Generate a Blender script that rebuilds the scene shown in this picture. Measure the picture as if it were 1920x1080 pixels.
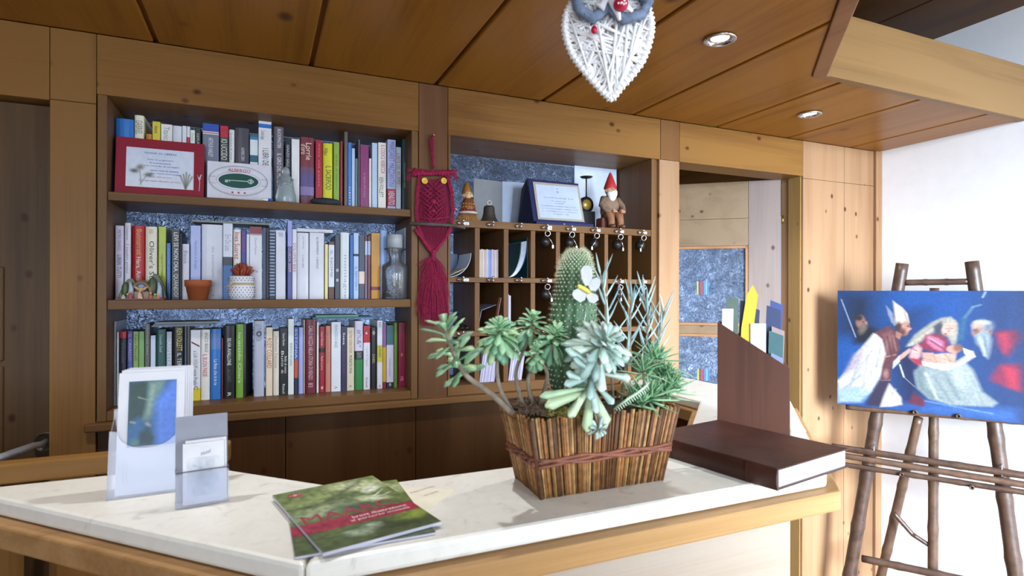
import bpy, bmesh, math, random
import numpy as np
from mathutils import Vector, Matrix
random.seed(7)
S = bpy.context.scene
for o in list(bpy.data.objects): bpy.data.objects.remove(o)
COL = S.collection
# ---------------------------------------------------------------- camera
F, CX, CY, YAW, ROLL = 1075.0, 960.0, 546.0, 0.413, 0.0024
CAM = Vector((0, -1.85, 1.46))
FW = Vector((math.sin(YAW), math.cos(YAW), 0)); _r = Vector((math.cos(YAW), -math.sin(YAW), 0)); _u = Vector((0, 0, 1))
RT = _r*math.cos(ROLL) + _u*math.sin(ROLL); UP = -_r*math.sin(ROLL) + _u*math.cos(ROLL)
cd = bpy.data.cameras.new('camera'); cam = bpy.data.objects.new('camera', cd); COL.objects.link(cam)
cd.sensor_width = 36; cd.lens = F/1920*36; cd.shift_y = (CY-540)/1920; cd.clip_start = .02
m = Matrix.Identity(4)
for i in range(3): m[i][0] = RT[i]; m[i][1] = UP[i]; m[i][2] = -FW[i]; m[i][3] = CAM[i]
cam.matrix_world = m
cd.dof.use_dof = True; cd.dof.focus_distance = 1.95; cd.dof.aperture_fstop = 5.0
S.camera = cam
# ---------------------------------------------------------------- light and exposure
S.view_settings.view_transform = 'Standard'; S.view_settings.look = 'None'
S.view_settings.gamma = 1; S.view_settings.use_curve_mapping = False
S.view_settings.exposure = 0.85
W = bpy.data.worlds.new('world'); S.world = W; W.use_nodes = True
W.node_tree.nodes['Background'].inputs[0].default_value = (.55, .7, 1, 1)
W.node_tree.nodes['Background'].inputs[1].default_value = .35
def area(name, loc, target, sx, sy, power, color):
    l = bpy.data.lights.new(name, 'AREA'); l.shape = 'RECTANGLE'; l.size = sx; l.size_y = sy; l.energy = power; l.color = color
    o = bpy.data.objects.new(name, l); COL.objects.link(o); o.location = loc
    o.rotation_euler = (Vector(target)-Vector(loc)).to_track_quat('-Z', 'Y').to_euler(); return o
area('daylight_side_window', (2.72, -2.85, 1.4), (1.0, -.5, 1.15), 1.6, 1.7, 42, (.84, .91, 1))
area('added_rear_fill', (1.3, -4.4, 1.5), (2.6, -.2, .25), 1.4, 1.8, 80, (.74, .87, 1)).data.spread = math.radians(62)  # fill added behind the camera, narrowed to brighten the white wall and right-hand pine
area('added_rear_fill', (-.95, -4.4, 1.5), (-.2, 0, 1.3), 1.7, 1.8, 40, (.80, .89, 1))  # added frontal fill, brightens upright faces towards the left
area('daylight_next_room', (.3, 1.75, 1.35), (.4, 0, 1.35), 1.8, .9, 14, (.62, .78, 1))
area('daylight_next_room', (2.3, 1.9, 1.35), (1.9, .5, 1.3), .8, .9, 20, (.62, .78, 1))
# ---------------------------------------------------------------- pixel to place on a real plane
def ray(x, y): return RT*((x-CX)/F) - UP*((y-CY)/F) + FW
def AY(x, y, Y=0.): d = ray(x, y); return CAM + d*((Y-CAM.y)/d.y)
def AX(x, y, X): d = ray(x, y); return CAM + d*((X-CAM.x)/d.x)
def AZ(x, y, Z=1.117): d = ray(x, y); return CAM + d*((Z-CAM.z)/d.z)
def AD(x, y, dist): return CAM + ray(x, y)*dist
# ---------------------------------------------------------------- materials
def lin(h):
    if isinstance(h, str):
        h = h.lstrip('#'); c = [int(h[i:i+2], 16)/255 for i in (0, 2, 4)]
    else: c = h
    return tuple((v/12.92 if v <= .04045 else ((v+.055)/1.055)**2.4) for v in c)
MATS = {}
def nt(name):
    m = bpy.data.materials.new(name); m.use_nodes = True; return m, m.node_tree.nodes, m.node_tree.links, m.node_tree.nodes['Principled BSDF']
def plain(h, rough=.5, metal=0, bump=0, bscale=60, var=.06, name=None, **kw):
    key = (h, rough, metal, bump, bscale, tuple(kw.items()))
    if key in MATS: return MATS[key]
    m, N, L, b = nt(name or 'surface_'+str(h).strip('#')); c = lin(h)
    b.inputs['Roughness'].default_value = rough; b.inputs['Metallic'].default_value = metal
    for k, v in kw.items(): b.inputs[k.replace('_', ' ')].default_value = v
    tc = N.new('ShaderNodeTexCoord'); n = N.new('ShaderNodeTexNoise'); n.inputs['Scale'].default_value = bscale*.5; n.inputs['Detail'].default_value = 3
    L.new(tc.outputs['Object'], n.inputs['Vector'])
    r = N.new('ShaderNodeValToRGB'); r.color_ramp.elements[0].color = (*[v*(1-var) for v in c], 1); r.color_ramp.elements[1].color = (*[min(1, v*(1+var)) for v in c], 1)
    r.color_ramp.elements[0].position = .3; r.color_ramp.elements[1].position = .7
    L.new(n.outputs['Fac'], r.inputs['Fac']); L.new(r.outputs['Color'], b.inputs['Base Color'])
    if bump:
        n2 = N.new('ShaderNodeTexNoise'); n2.inputs['Scale'].default_value = bscale; n2.inputs['Detail'].default_value = 4; L.new(tc.outputs['Object'], n2.inputs['Vector'])
        bp = N.new('ShaderNodeBump'); bp.inputs['Strength'].default_value = bump; bp.inputs['Distance'].default_value = .002
        L.new(n2.outputs['Fac'], bp.inputs['Height']); L.new(bp.outputs['Normal'], b.inputs['Normal'])
    MATS[key] = m; return m
def wood(name, c1, c2, axis='Z', rough=.42, knots=True, knot='#4a2410', kscale=12.0, coat=.12, gscale=1.0, tone=.66):
    m, N, L, b = nt(name); tc = N.new('ShaderNodeTexCoord'); lin = lambda h: tuple(v*tone for v in globals()['lin'](h))
    def mp(along, across):
        q = N.new('ShaderNodeMapping'); s = [across]*3; s['XYZ'.index(axis)] = along; q.inputs['Scale'].default_value = s
        L.new(tc.outputs['Object'], q.inputs['Vector']); return q
    def noise(q, sc, det, dist=0):
        n = N.new('ShaderNodeTexNoise'); n.inputs['Scale'].default_value = sc; n.inputs['Detail'].default_value = det; n.inputs['Distortion'].default_value = dist
        L.new(q.outputs[0], n.inputs['Vector']); return n
    a = noise(mp(.8*gscale, 11*gscale), 1, 4, .7); f = noise(mp(3*gscale, 150*gscale), 1, 2); big = noise(mp(.5, 2.2), 1.3, 2)
    mx = N.new('ShaderNodeMath'); mx.operation = 'MULTIPLY_ADD'; mx.inputs[1].default_value = .35
    L.new(f.outputs['Fac'], mx.inputs[0]); L.new(a.outputs['Fac'], mx.inputs[2])
    m2 = N.new('ShaderNodeMath'); m2.operation = 'MULTIPLY_ADD'; m2.inputs[1].default_value = .5
    L.new(big.outputs['Fac'], m2.inputs[0]); L.new(mx.outputs[0], m2.inputs[2])
    r = N.new('ShaderNodeValToRGB'); e = r.color_ramp.elements
    e[0].position = .62; e[1].position = 1.18 if False else 1.0; e[0].color = (*lin(c1), 1); e[1].color = (*lin(c2), 1)
    L.new(m2.outputs[0], r.inputs['Fac']); out = r.outputs['Color']
    if knots:
        q = mp(kscale*.72, kscale); v = N.new('ShaderNodeTexVoronoi'); v.inputs['Scale'].default_value = 1; L.new(q.outputs[0], v.inputs['Vector'])
        kr = N.new('ShaderNodeMapRange'); kr.interpolation_type = 'SMOOTHSTEP'; kr.inputs['From Min'].default_value = .05; kr.inputs['From Max'].default_value = .145
        kr.inputs['To Min'].default_value = .9; kr.inputs['To Max'].default_value = 0; L.new(v.outputs['Distance'], kr.inputs['Value'])
        mix = N.new('ShaderNodeMix'); mix.data_type = 'RGBA'; L.new(kr.outputs['Result'], mix.inputs['Factor']); L.new(out, mix.inputs[6]); mix.inputs[7].default_value = (*lin(knot), 1); out = mix.outputs[2]
    L.new(out, b.inputs['Base Color']); b.inputs['Roughness'].default_value = rough; b.inputs['Coat Weight'].default_value = coat*.25; b.inputs['Specular IOR Level'].default_value = .14; b.inputs['Coat Roughness'].default_value = .25
    bp = N.new('ShaderNodeBump'); bp.inputs['Strength'].default_value = .12; bp.inputs['Distance'].default_value = .001
    L.new(mx.outputs[0], bp.inputs['Height']); L.new(bp.outputs['Normal'], b.inputs['Normal']); return m
WZ = wood('pine_upright', '#7f562c', '#a0743e', 'Z'); WR = wood('daylit_pine_upright', '#a87c58', '#c49a74', 'Z', tone=.62, kscale=13); WX = wood('pine_rail', '#7f5529', '#9f723b', 'X')  # pinkish right-hand pine, lightened so its colour carries the strong daylight there
CEIL = wood('varnished_ceiling_pine', '#935c1c', '#b87c2c', 'Y', .35, coat=.3, kscale=5)
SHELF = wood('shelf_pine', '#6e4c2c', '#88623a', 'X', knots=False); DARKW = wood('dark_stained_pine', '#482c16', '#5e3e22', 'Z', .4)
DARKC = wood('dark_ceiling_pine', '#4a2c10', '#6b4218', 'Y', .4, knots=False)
PALE = wood('pale_front_panel', '#dcc4aa', '#ecd8c2', 'X', .5, knots=False, coat=0, gscale=1.3, tone=.43); DOORW = wood('pale_door_pine', '#8c7a74', '#9e8c84', 'Z', tone=.6); DOORX = wood('pale_door_rail_pine', '#90765a', '#a2886a', 'X', tone=.6)
PLAST = plain('#eef0f4', .7, bump=.1, bscale=40, var=.02, name='white_plaster')
BLACK = plain('#0b0b0d', .6, name='dark_gap')
def stone():
    m, N, L, b = nt('cream_quartz_worktop'); tc = N.new('ShaderNodeTexCoord')
    n = N.new('ShaderNodeTexNoise'); n.inputs['Scale'].default_value = 26; n.inputs['Detail'].default_value = 8; n.inputs['Distortion'].default_value = 1.2; L.new(tc.outputs['Object'], n.inputs['Vector'])
    r = N.new('ShaderNodeValToRGB'); e = r.color_ramp.elements; e[0].position = .30; e[0].color = (*lin('#d2cfc4'), 1); e[1].position = .37; e[1].color = (*lin('#e3e1d6'), 1)
    x = e.new(.62); x.color = (*lin('#e9e7dd'), 1); x = e.new(.75); x.color = (*lin('#dcd9cb'), 1)
    L.new(n.outputs['Fac'], r.inputs['Fac']); L.new(r.outputs['Color'], b.inputs['Base Color']); b.inputs['Roughness'].default_value = .33; return m
STONE = stone()
def relief_glass(name, tint, trans=.75, rough=.2):
    m, N, L, b = nt(name); tc = N.new('ShaderNodeTexCoord')
    v = N.new('ShaderNodeTexVoronoi'); v.inputs['Scale'].default_value = 42; v.feature = 'SMOOTH_F1'; n = N.new('ShaderNodeTexNoise'); n.inputs['Scale'].default_value = 14; n.inputs['Detail'].default_value = 5; n.inputs['Distortion'].default_value = 2.5
    L.new(tc.outputs['Object'], n.inputs['Vector']); mixv = N.new('ShaderNodeMix'); mixv.data_type = 'VECTOR'; mixv.inputs[0].default_value = .25
    L.new(tc.outputs['Object'], mixv.inputs[4]); L.new(n.outputs['Color'], mixv.inputs[5]); L.new(mixv.outputs[1], v.inputs['Vector'])
    ad = N.new('ShaderNodeMath'); ad.operation = 'ADD'; L.new(v.outputs['Distance'], ad.inputs[0]); L.new(n.outputs['Fac'], ad.inputs[1])
    bp = N.new('ShaderNodeBump'); bp.inputs['Strength'].default_value = 1; bp.inputs['Distance'].default_value = .012; L.new(ad.outputs[0], bp.inputs['Height']); L.new(bp.outputs['Normal'], b.inputs['Normal'])
    n3 = N.new('ShaderNodeTexNoise'); n3.inputs['Scale'].default_value = 26; n3.inputs['Detail'].default_value = 8; n3.inputs['Roughness'].default_value = .75; n3.inputs['Distortion'].default_value = 3.5; L.new(tc.outputs['Object'], n3.inputs['Vector'])
    r = N.new('ShaderNodeValToRGB'); e = r.color_ramp.elements; c0 = lin(tint); e[0].position = .38; e[0].color = (*[v*.55 for v in c0], 1); e[1].position = .57; e[1].color = (*c0, 1); x = e.new(.66); x.color = (*lin('#dfe6f6'), 1)  # pale streaks in the tint stand in for glints on the crinkles
    L.new(n3.outputs['Fac'], r.inputs['Fac']); L.new(r.outputs['Color'], b.inputs['Base Color']); b.inputs['Transmission Weight'].default_value = trans; b.inputs['Roughness'].default_value = rough; b.inputs['IOR'].default_value = 1.45; return m
RGLASS = relief_glass('relief_glass', '#8fa0bc', .6)
def vcol(name, rough=.45, bump=0):
    m, N, L, b = nt(name); a = N.new('ShaderNodeVertexColor'); a.layer_name = 'print'; L.new(a.outputs['Color'], b.inputs['Base Color']); b.inputs['Roughness'].default_value = rough; return m
PRINT = vcol('printed_picture', .4)
def thin_clear(name, tint=(.97,.98,1), gloss=.10):
    m, N, L, b = nt(name); N.remove(b); out = N['Material Output']; tr = N.new('ShaderNodeBsdfTransparent'); tr.inputs[0].default_value = (*tint, 1); gl = N.new('ShaderNodeBsdfGlossy'); gl.inputs['Roughness'].default_value = .06
    df = N.new('ShaderNodeBsdfDiffuse'); df.inputs[0].default_value = (.9,.92,.98,1); fr = N.new('ShaderNodeFresnel'); fr.inputs['IOR'].default_value = 1.45; m1 = N.new('ShaderNodeMixShader'); L.new(fr.outputs[0], m1.inputs[0]); L.new(tr.outputs[0], m1.inputs[1]); L.new(gl.outputs[0], m1.inputs[2])
    m2 = N.new('ShaderNodeMixShader'); m2.inputs[0].default_value = gloss; L.new(m1.outputs[0], m2.inputs[1]); L.new(df.outputs[0], m2.inputs[2]); L.new(m2.outputs[0], out.inputs[0]); return m
CHROME = plain('#c9ccd2', .18, 1, name='chrome'); BRASS = plain('#b89a58', .3, 1, name='brass')
# ---------------------------------------------------------------- mesh builder
class MB:
    def __init__(s): s.v = []; s.f = []; s.mi = []; s.mats = []; s.sm = []; s.cur = 0; s.smooth = False
    def mat(s, m):
        if m not in s.mats: s.mats.append(m)
        s.cur = s.mats.index(m); return s
    def add(s, vs, fs, smooth=None):
        k = len(s.v); s.v += [tuple(v) for v in vs]
        for f in fs: s.f.append(tuple(i+k for i in f)); s.mi.append(s.cur); s.sm.append(s.smooth if smooth is None else smooth)
        return s
    def box(s, a, b):
        x0, y0, z0 = (min(a[i], b[i]) for i in range(3)); x1, y1, z1 = (max(a[i], b[i]) for i in range(3))
        return s.add([(x0,y0,z0),(x1,y0,z0),(x1,y1,z0),(x0,y1,z0),(x0,y0,z1),(x1,y0,z1),(x1,y1,z1),(x0,y1,z1)], [(0,3,2,1),(4,5,6,7),(0,1,5,4),(1,2,6,5),(2,3,7,6),(3,0,4,7)], False)
    def prism(s, poly, z0, z1):                     # counter-clockwise xy outline
        n = len(poly); v = [(p[0], p[1], z0) for p in poly] + [(p[0], p[1], z1) for p in poly]
        return s.add(v, [tuple(range(n))[::-1], tuple(range(n, 2*n))] + [(i, (i+1) % n, (i+1) % n+n, i+n) for i in range(n)], False)
    def slab(s, pts, off):                           # polygon of 3d points given a thickness vector
        n = len(pts); off = Vector(off); v = [Vector(p) for p in pts]; v += [p+off for p in v]
        return s.add(v, [tuple(range(n))[::-1], tuple(range(n, 2*n))] + [(i, (i+1) % n, (i+1) % n+n, i+n) for i in range(n)], False)
    def tube(s, pts, r, n=8, caps=True):
        pts = [Vector(p) for p in pts]; m_ = len(pts); rs = r if isinstance(r, (list, tuple)) else [r]*m_; vs = []
        t = (pts[1]-pts[0]).normalized(); a = t.orthogonal().normalized()
        for i, p in enumerate(pts):
            t = (pts[min(i+1, m_-1)]-pts[max(i-1, 0)]).normalized(); a = (a-t*a.dot(t))
            a = a.normalized() if a.length > 1e-6 else t.orthogonal().normalized(); b = t.cross(a)
            vs += [p+(a*math.cos(2*math.pi*k/n)+b*math.sin(2*math.pi*k/n))*rs[i] for k in range(n)]
        fs = [(i*n+k, i*n+(k+1) % n, (i+1)*n+(k+1) % n, (i+1)*n+k) for i in range(m_-1) for k in range(n)]
        if caps: fs += [tuple(range(n))[::-1], tuple(range((m_-1)*n, m_*n))]
        return s.add(vs, fs, True)
    def lathe(s, prof, c, n=24, axis=(0,0,1), sx=1, sy=1):   # prof: (r, h)
        ax = Vector(axis).normalized(); a = ax.orthogonal().normalized() if abs(ax.z) < .99 else Vector((1,0,0)); b = ax.cross(a); c = Vector(c); vs = []
        for r, h in prof: vs += [c+ax*h+(a*math.cos(2*math.pi*k/n)*sx+b*math.sin(2*math.pi*k/n)*sy)*max(r, 1e-5) for k in range(n)]
        return s.add(vs, [(i*n+k, i*n+(k+1) % n, (i+1)*n+(k+1) % n, (i+1)*n+k) for i in range(len(prof)-1) for k in range(n)], True)
    def ball(s, c, r, n=12, sz=1, sx=1, sy=1):
        k = max(6, n//2+1); return s.lathe([(r*math.sin(math.pi*i/k), -r*sz*math.cos(math.pi*i/k)) for i in range(k+1)], c, n, sx=sx, sy=sy)
    def ring(s, c, R_, r, nrm, n=20, k=6):
        nn = Vector(nrm).normalized(); a = nn.orthogonal().normalized(); b = nn.cross(a); c = Vector(c)
        return s.tube([c+(a*math.cos(2*math.pi*i/n)+b*math.sin(2*math.pi*i/n))*R_ for i in range(n+1)], r, k, False)
    def leaf(s, base, d, up, L, w, th=.15, bend=0, seg=6, shape=None, cup=0):
        base = Vector(base); d = Vector(d).normalized(); up = Vector(up); up = up-d*up.dot(d); up = up.normalized() if up.length > 1e-5 else d.orthogonal().normalized(); sd = d.cross(up)
        shape = shape or (lambda t: math.sin(math.pi*min(1, .12+.88*t))**.7 if t < 1 else 0); vs = []; p = base.copy(); cd_ = d.copy()
        for i in range(seg+1):
            t = i/seg; hw = max(.0003, w/2*shape(t)); q = up-cd_*up.dot(cd_); q.normalize()
            vs += [p+sd*hw+q*cup*hw, p+q*hw*th*1.2, p-sd*hw+q*cup*hw, p-q*hw*th*1.6]
            cd_ = (cd_-up*bend/seg).normalized(); p = p+cd_*L/seg
        fs = [(i*4+k, i*4+(k+1) % 4, (i+1)*4+(k+1) % 4, (i+1)*4+k) for i in range(seg) for k in range(4)]
        return s.add(vs, fs+[(3,2,1,0), tuple(range(seg*4, seg*4+4))], True)
    def text(s, body, o, rv, uv, L, H, nudge=.0004, bold=0):   # lettering fitted in an L x H box, lower left at o
        vs, fs, (x0, x1, y0, y1) = glyphs(body, bold)
        if not vs: return s
        rv = Vector(rv).normalized(); uv = Vector(uv).normalized(); nn = rv.cross(uv)*nudge; o = Vector(o); kx = L/(x1-x0); ky = H/(y1-y0)
        return s.add([o+nn+rv*((x-x0)*kx)+uv*((y-y0)*ky) for x, y in vs], fs, False)
    def picture(s, o, rv, uv, w, h, arr, nudge=.0003):          # arr: rows from the top, each an rgb; a printed surface
        ny, nx = arr.shape[:2]; o = Vector(o); rv = Vector(rv).normalized(); uv = Vector(uv).normalized(); nn = rv.cross(uv)*nudge
        vs = [o+nn+rv*(w*i/(nx-1))+uv*(h*(1-j/(ny-1))) for j in range(ny) for i in range(nx)]
        s.pic = (len(s.v), arr.reshape(-1, 3)); return s.add(vs, [(j*nx+i, (j+1)*nx+i, (j+1)*nx+i+1, j*nx+i+1) for j in range(ny-1) for i in range(nx-1)], False)
    def build(s, name, m=None, parent=None, origin=None, label=None, cat=None, group=None, kind=None, bevel=0, sub=0):
        if m and not s.mats: s.mats = [m]
        if origin is None:
            if parent is not None: origin = parent['_o']
            else:
                a = np.array(s.v); origin = ((a[:,0].min()+a[:,0].max())/2, (a[:,1].min()+a[:,1].max())/2, a[:,2].min())
                if kind == 'structure': origin = (0, 0, 0)
        me = bpy.data.meshes.new(name); O = Vector(origin)
        me.from_pydata([tuple(Vector(v)-O) for v in s.v], [], s.f); 
        for q in s.mats: me.materials.append(q)
        me.polygons.foreach_set('material_index', s.mi); me.polygons.foreach_set('use_smooth', s.sm)
        if hasattr(s, 'pic'):
            k, c = s.pic; ca = me.color_attributes.new('print', 'FLOAT_COLOR', 'POINT'); buf = np.ones((len(s.v), 4)); buf[k:k+len(c), :3] = c; ca.data.foreach_set('color', buf.ravel())
        o = bpy.data.objects.new(name, me); COL.objects.link(o); o.location = O
        if parent is not None: o.parent = parent; o.location = O-Vector(parent['_o'])
        o['_o'] = tuple(O)
        if bevel:
            bv = o.modifiers.new('bevel', 'BEVEL'); bv.width = bevel; bv.segments = 2; bv.limit_method = 'ANGLE'; bv.angle_limit = .7
        if sub:
            sb = o.modifiers.new('subdivision', 'SUBSURF'); sb.levels = sub; sb.render_levels = sub
        return tag(o, label, cat, group, kind)
def tag(o, label=None, cat=None, group=None, kind=None):
    for k, v in (('label', label), ('category', cat), ('group', group), ('kind', kind)):
        if v: o[k] = v
    return o
def thing(name, loc, label, cat, group=None):
    o = bpy.data.objects.new(name, None); COL.objects.link(o); o.location = loc; o['_o'] = tuple(loc); o.empty_display_size = .02; return tag(o, label, cat, group)
_G = {}
def glyphs(body, bold=0):
    k = (body, bold)
    if k not in _G:
        c = bpy.data.curves.new('t', 'FONT'); c.body = body; c.resolution_u = 2; c.offset = bold; o = bpy.data.objects.new('t', c); COL.objects.link(o)
        me = o.to_mesh(); vs = [(v.co.x, v.co.y) for v in me.vertices]; fs = [tuple(p.vertices) for p in me.polygons]
        o.to_mesh_clear(); bpy.data.objects.remove(o); bpy.data.curves.remove(c)
        a = np.array(vs) if vs else np.zeros((1, 2)); _G[k] = (vs, fs, (a[:,0].min(), a[:,0].max()+1e-6, a[:,1].min(), a[:,1].max()+1e-6))
    return _G[k]
def struct(mb, name, m=None, bevel=0): return mb.build(name, m, kind='structure', bevel=bevel)
def paint(w, h, base, shapes, nz=.03, seed=1, scale=6):          # soft-edged printed artwork as an array of linear colours
    rng = np.random.RandomState(seed); yy, xx = np.mgrid[0:h, 0:w]; X = xx/(w-1); Y = yy/(h-1)
    top, bot = (base if isinstance(base, tuple) else (base, base)); T = np.array(lin(top)); B = np.array(lin(bot)); A = T[None,None,:]*(1-Y[...,None])+B[None,None,:]*Y[...,None]
    for kind, p, col, soft in shapes:
        if kind == 'e': cx, cy, rx, ry, ang = p; dx, dy = (X-cx), (Y-cy); c, s_ = math.cos(ang), math.sin(ang); d = np.sqrt(((dx*c+dy*s_)/rx)**2+((-dx*s_+dy*c)/ry)**2)-1; d = d*min(rx, ry)
        elif kind == 'l':
            x0, y0, x1, y1, wd = p; vx, vy = x1-x0, y1-y0; t = np.clip(((X-x0)*vx+(Y-y0)*vy)/(vx*vx+vy*vy+1e-9), 0, 1); d = np.hypot(X-x0-t*vx, Y-y0-t*vy)-wd
        else:
            ins = np.zeros_like(X, bool); d = np.full_like(X, 9.); n = len(p)
            for i in range(n):
                (x0, y0), (x1, y1) = p[i], p[(i+1) % n]; vx, vy = x1-x0, y1-y0; t = np.clip(((X-x0)*vx+(Y-y0)*vy)/(vx*vx+vy*vy+1e-9), 0, 1)
                d = np.minimum(d, np.hypot(X-x0-t*vx, Y-y0-t*vy)); cnd = ((y0 > Y) != (y1 > Y)) & (X < (x1-x0)*(Y-y0)/((y1-y0) if y1 != y0 else 1e-9)+x0); ins ^= cnd
            d = np.where(ins, -d, d)
        a = np.clip(.5-d/(2*soft), 0, 1)[...,None]; A = A*(1-a)+np.array(lin(col))*a
    g = rng.rand(h//scale+2, w//scale+2); gi = (yy/scale).astype(int); gj = (xx/scale).astype(int); fy = yy/scale-gi; fx = xx/scale-gj
    n_ = g[gi, gj]*(1-fy)*(1-fx)+g[gi+1, gj]*fy*(1-fx)+g[gi, gj+1]*(1-fy)*fx+g[gi+1, gj+1]*fy*fx
    A = A*(1+((n_-.5)*2*nz*2+(rng.rand(h, w)-.5)*nz)[...,None]); return np.clip(A, 0, 1)
# ================================================================ the setting
XL0, XL1, XF0, XF1, XM0, XM1, XR0, XR1, XD, XW = -.504, -.403, -.380, .451, .474, .575, 1.447, 1.549, 2.249, 2.777
ZC, ZB, ZT = 1.117, 1.985, 2.145
struct(MB().box((-3.2,-4.6,-.1),(2.9,2.3,0)), 'floor', wood('floor_boards', '#7a5230', '#9a6c42', 'X', knots=False))
struct(MB().box((XW,-4.6,0),(XW+.12,2.3,2.7)), 'wall_right', PLAST)
struct(MB().box((-3.2,-4.6,0),(-3.08,2.3,2.7)), 'wall_left', PLAST)
b = MB().box((-3.08,-4.6,0),(-2.0,-4.48,2.7)).box((.1,-4.6,0),(.5,-4.48,2.7)).box((-2.0,-4.6,0),(.1,-4.48,.45)).box((-2.0,-4.6,2.45),(.1,-4.48,2.7)).box((2.6,-4.6,0),(XW,-4.48,2.7)).box((.5,-4.6,0),(2.6,-4.48,.45)).box((.5,-4.6,2.45),(2.6,-4.48,2.7)); struct(b, 'wall_back', PLAST)
struct(MB().box((.5,-4.56,.45),(.55,-4.5,2.45)).box((2.55,-4.56,.45),(2.6,-4.5,2.45)).box((1.53,-4.56,.45),(1.58,-4.5,2.45)).box((.5,-4.56,.45),(2.6,-4.5,.5)).box((.5,-4.56,2.4),(2.6,-4.5,2.45)), 'window_1', WZ)
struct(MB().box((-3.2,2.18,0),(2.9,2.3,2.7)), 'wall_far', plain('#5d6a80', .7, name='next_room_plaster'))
struct(MB().box((-2.0,-4.56,.45),(-1.95,-4.5,2.45)).box((.05,-4.56,.45),(.1,-4.5,2.45)).box((-.98,-4.56,.45),(-.93,-4.5,2.45)).box((-2.0,-4.56,.45),(.1,-4.5,.5)).box((-2.0,-4.56,2.4),(.1,-4.5,2.45)), 'window_added', WZ)  # unseen window frame, added to go with the frontal fill
struct(MB().box((-3.05,2.10,2.08),(2.75,2.175,2.6)), 'wall_far_dark_band', DARKC)  # dark band added so the upper relief glass shows dark
struct(MB().box((2.735,.32,1.9),(2.776,2.09,2.6)), 'wall_right_dark_band', DARKC)  # dark boards added so the gap above the open door stays dark
# upper ceiling of dark boards, in planks along Y
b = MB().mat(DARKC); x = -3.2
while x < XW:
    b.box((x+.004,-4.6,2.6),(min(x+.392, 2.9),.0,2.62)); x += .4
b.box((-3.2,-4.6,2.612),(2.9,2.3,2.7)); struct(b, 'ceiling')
# lower canopy ceiling over the counter
def fe(x): return max(min(x-2.165, -.567), -2.6)
b = MB().mat(CEIL); gx = [-3.08,-2.66,-2.26,-1.86,-1.46,-1.06,-.667,-.267,.139,.532,.929,1.324,1.737,2.146,2.56,XW-.004]
for a, c in zip(gx[:-1], gx[1:]):
    a += .006; c -= .006; pts = [(a, -.002), (a, fe(a))]
    for k in (-.435, 1.598):
        if a < k < c: pts.append((k, fe(k)))
    pts += [(c, fe(c)), (c, -.002)]; b.prism(pts, ZT, ZT+.02)
struct(b, 'ceiling.001', bevel=.004)
struct(MB().prism([(-3.08,-2.6),(-.435,-2.6),(1.598,-.567),(XW-.002,-.567),(XW-.002,.3),(-3.08,.3)], ZT+.012, ZT+.03), 'ceiling.002', wood('ceiling_groove_pine', '#8a5522', '#a86a2e', 'Y', knots=False))
FAS = wood('fascia_pine', '#8a6840', '#a07c50', 'X', knots=False); FAE = wood('fascia_edge_pine', '#8a5a38', '#a87850', 'Y', knots=False)
struct(MB().prism([(1.598,-.567),(1.648,-.597),(XW,-.597),(XW,-.567)], ZT-.004, ZT+.205), 'trim_1', FAS, .003)
struct(MB().prism([(-.435,-2.6),(-.405,-2.632),(1.640,-.587),(1.598,-.567)], ZT-.006, ZT+.24), 'trim_2', FAE, .003)
# uprights and rails of the panelled partition
n = [2]
def trim(a, c, m, bev=.0015):
    n[0] += 1; return struct(MB().box(a, c), 'trim_%d' % n[0], m, bev)
g = .0012
trim((XL0,0,0),(XL1-g,.30,ZB-.028), WZ); trim((XL0,0,ZB-.028+g),(XL1-g,.30,ZT), WZ)
trim((XM0+g,.0,1.1),(XM1-g,.30,ZT), wood('warm_pine_upright', '#6e4a30', '#865e40', 'Z', knots=False))
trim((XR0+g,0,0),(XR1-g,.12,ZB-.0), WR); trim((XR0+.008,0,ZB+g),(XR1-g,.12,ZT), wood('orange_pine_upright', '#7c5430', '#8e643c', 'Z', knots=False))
trim((XL1,0,ZB),(XM0,.30,ZT), WX); trim((XM1,0,ZB),(XR0+.006,.30,ZT), WX); trim((XR1,0,ZB),(XD,.12,ZT), WX)
trim((-3.08,0,ZB-.03),(XL0-g,.12,ZT), WX)
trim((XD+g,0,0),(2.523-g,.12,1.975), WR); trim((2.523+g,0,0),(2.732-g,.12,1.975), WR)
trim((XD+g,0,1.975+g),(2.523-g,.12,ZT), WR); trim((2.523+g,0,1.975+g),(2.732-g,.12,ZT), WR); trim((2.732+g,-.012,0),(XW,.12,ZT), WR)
struct(MB().box((XD-.004,.012,0),(XD+.02,.075,ZB)), 'trim_30', wood('door_jamb_pine', '#a07a40', '#b8925a', 'Z'))
struct(MB().box((-3.08,.19,2.1),(2.9,.3,2.62)).box((-3.08,.12,2.15),(XW,.2,2.62)), 'trim_31', DARKW)
# wainscot behind the counter
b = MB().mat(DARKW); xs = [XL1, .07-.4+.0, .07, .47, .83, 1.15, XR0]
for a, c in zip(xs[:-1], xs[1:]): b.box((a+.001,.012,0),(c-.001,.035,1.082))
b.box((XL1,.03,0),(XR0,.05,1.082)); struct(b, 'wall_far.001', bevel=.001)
# ledge under bookcase and key cabinet
struct(MB().box((-.425,-.022,1.084),(XR0,.02,1.106)), 'trim_32', SHELF, .004)
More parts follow.
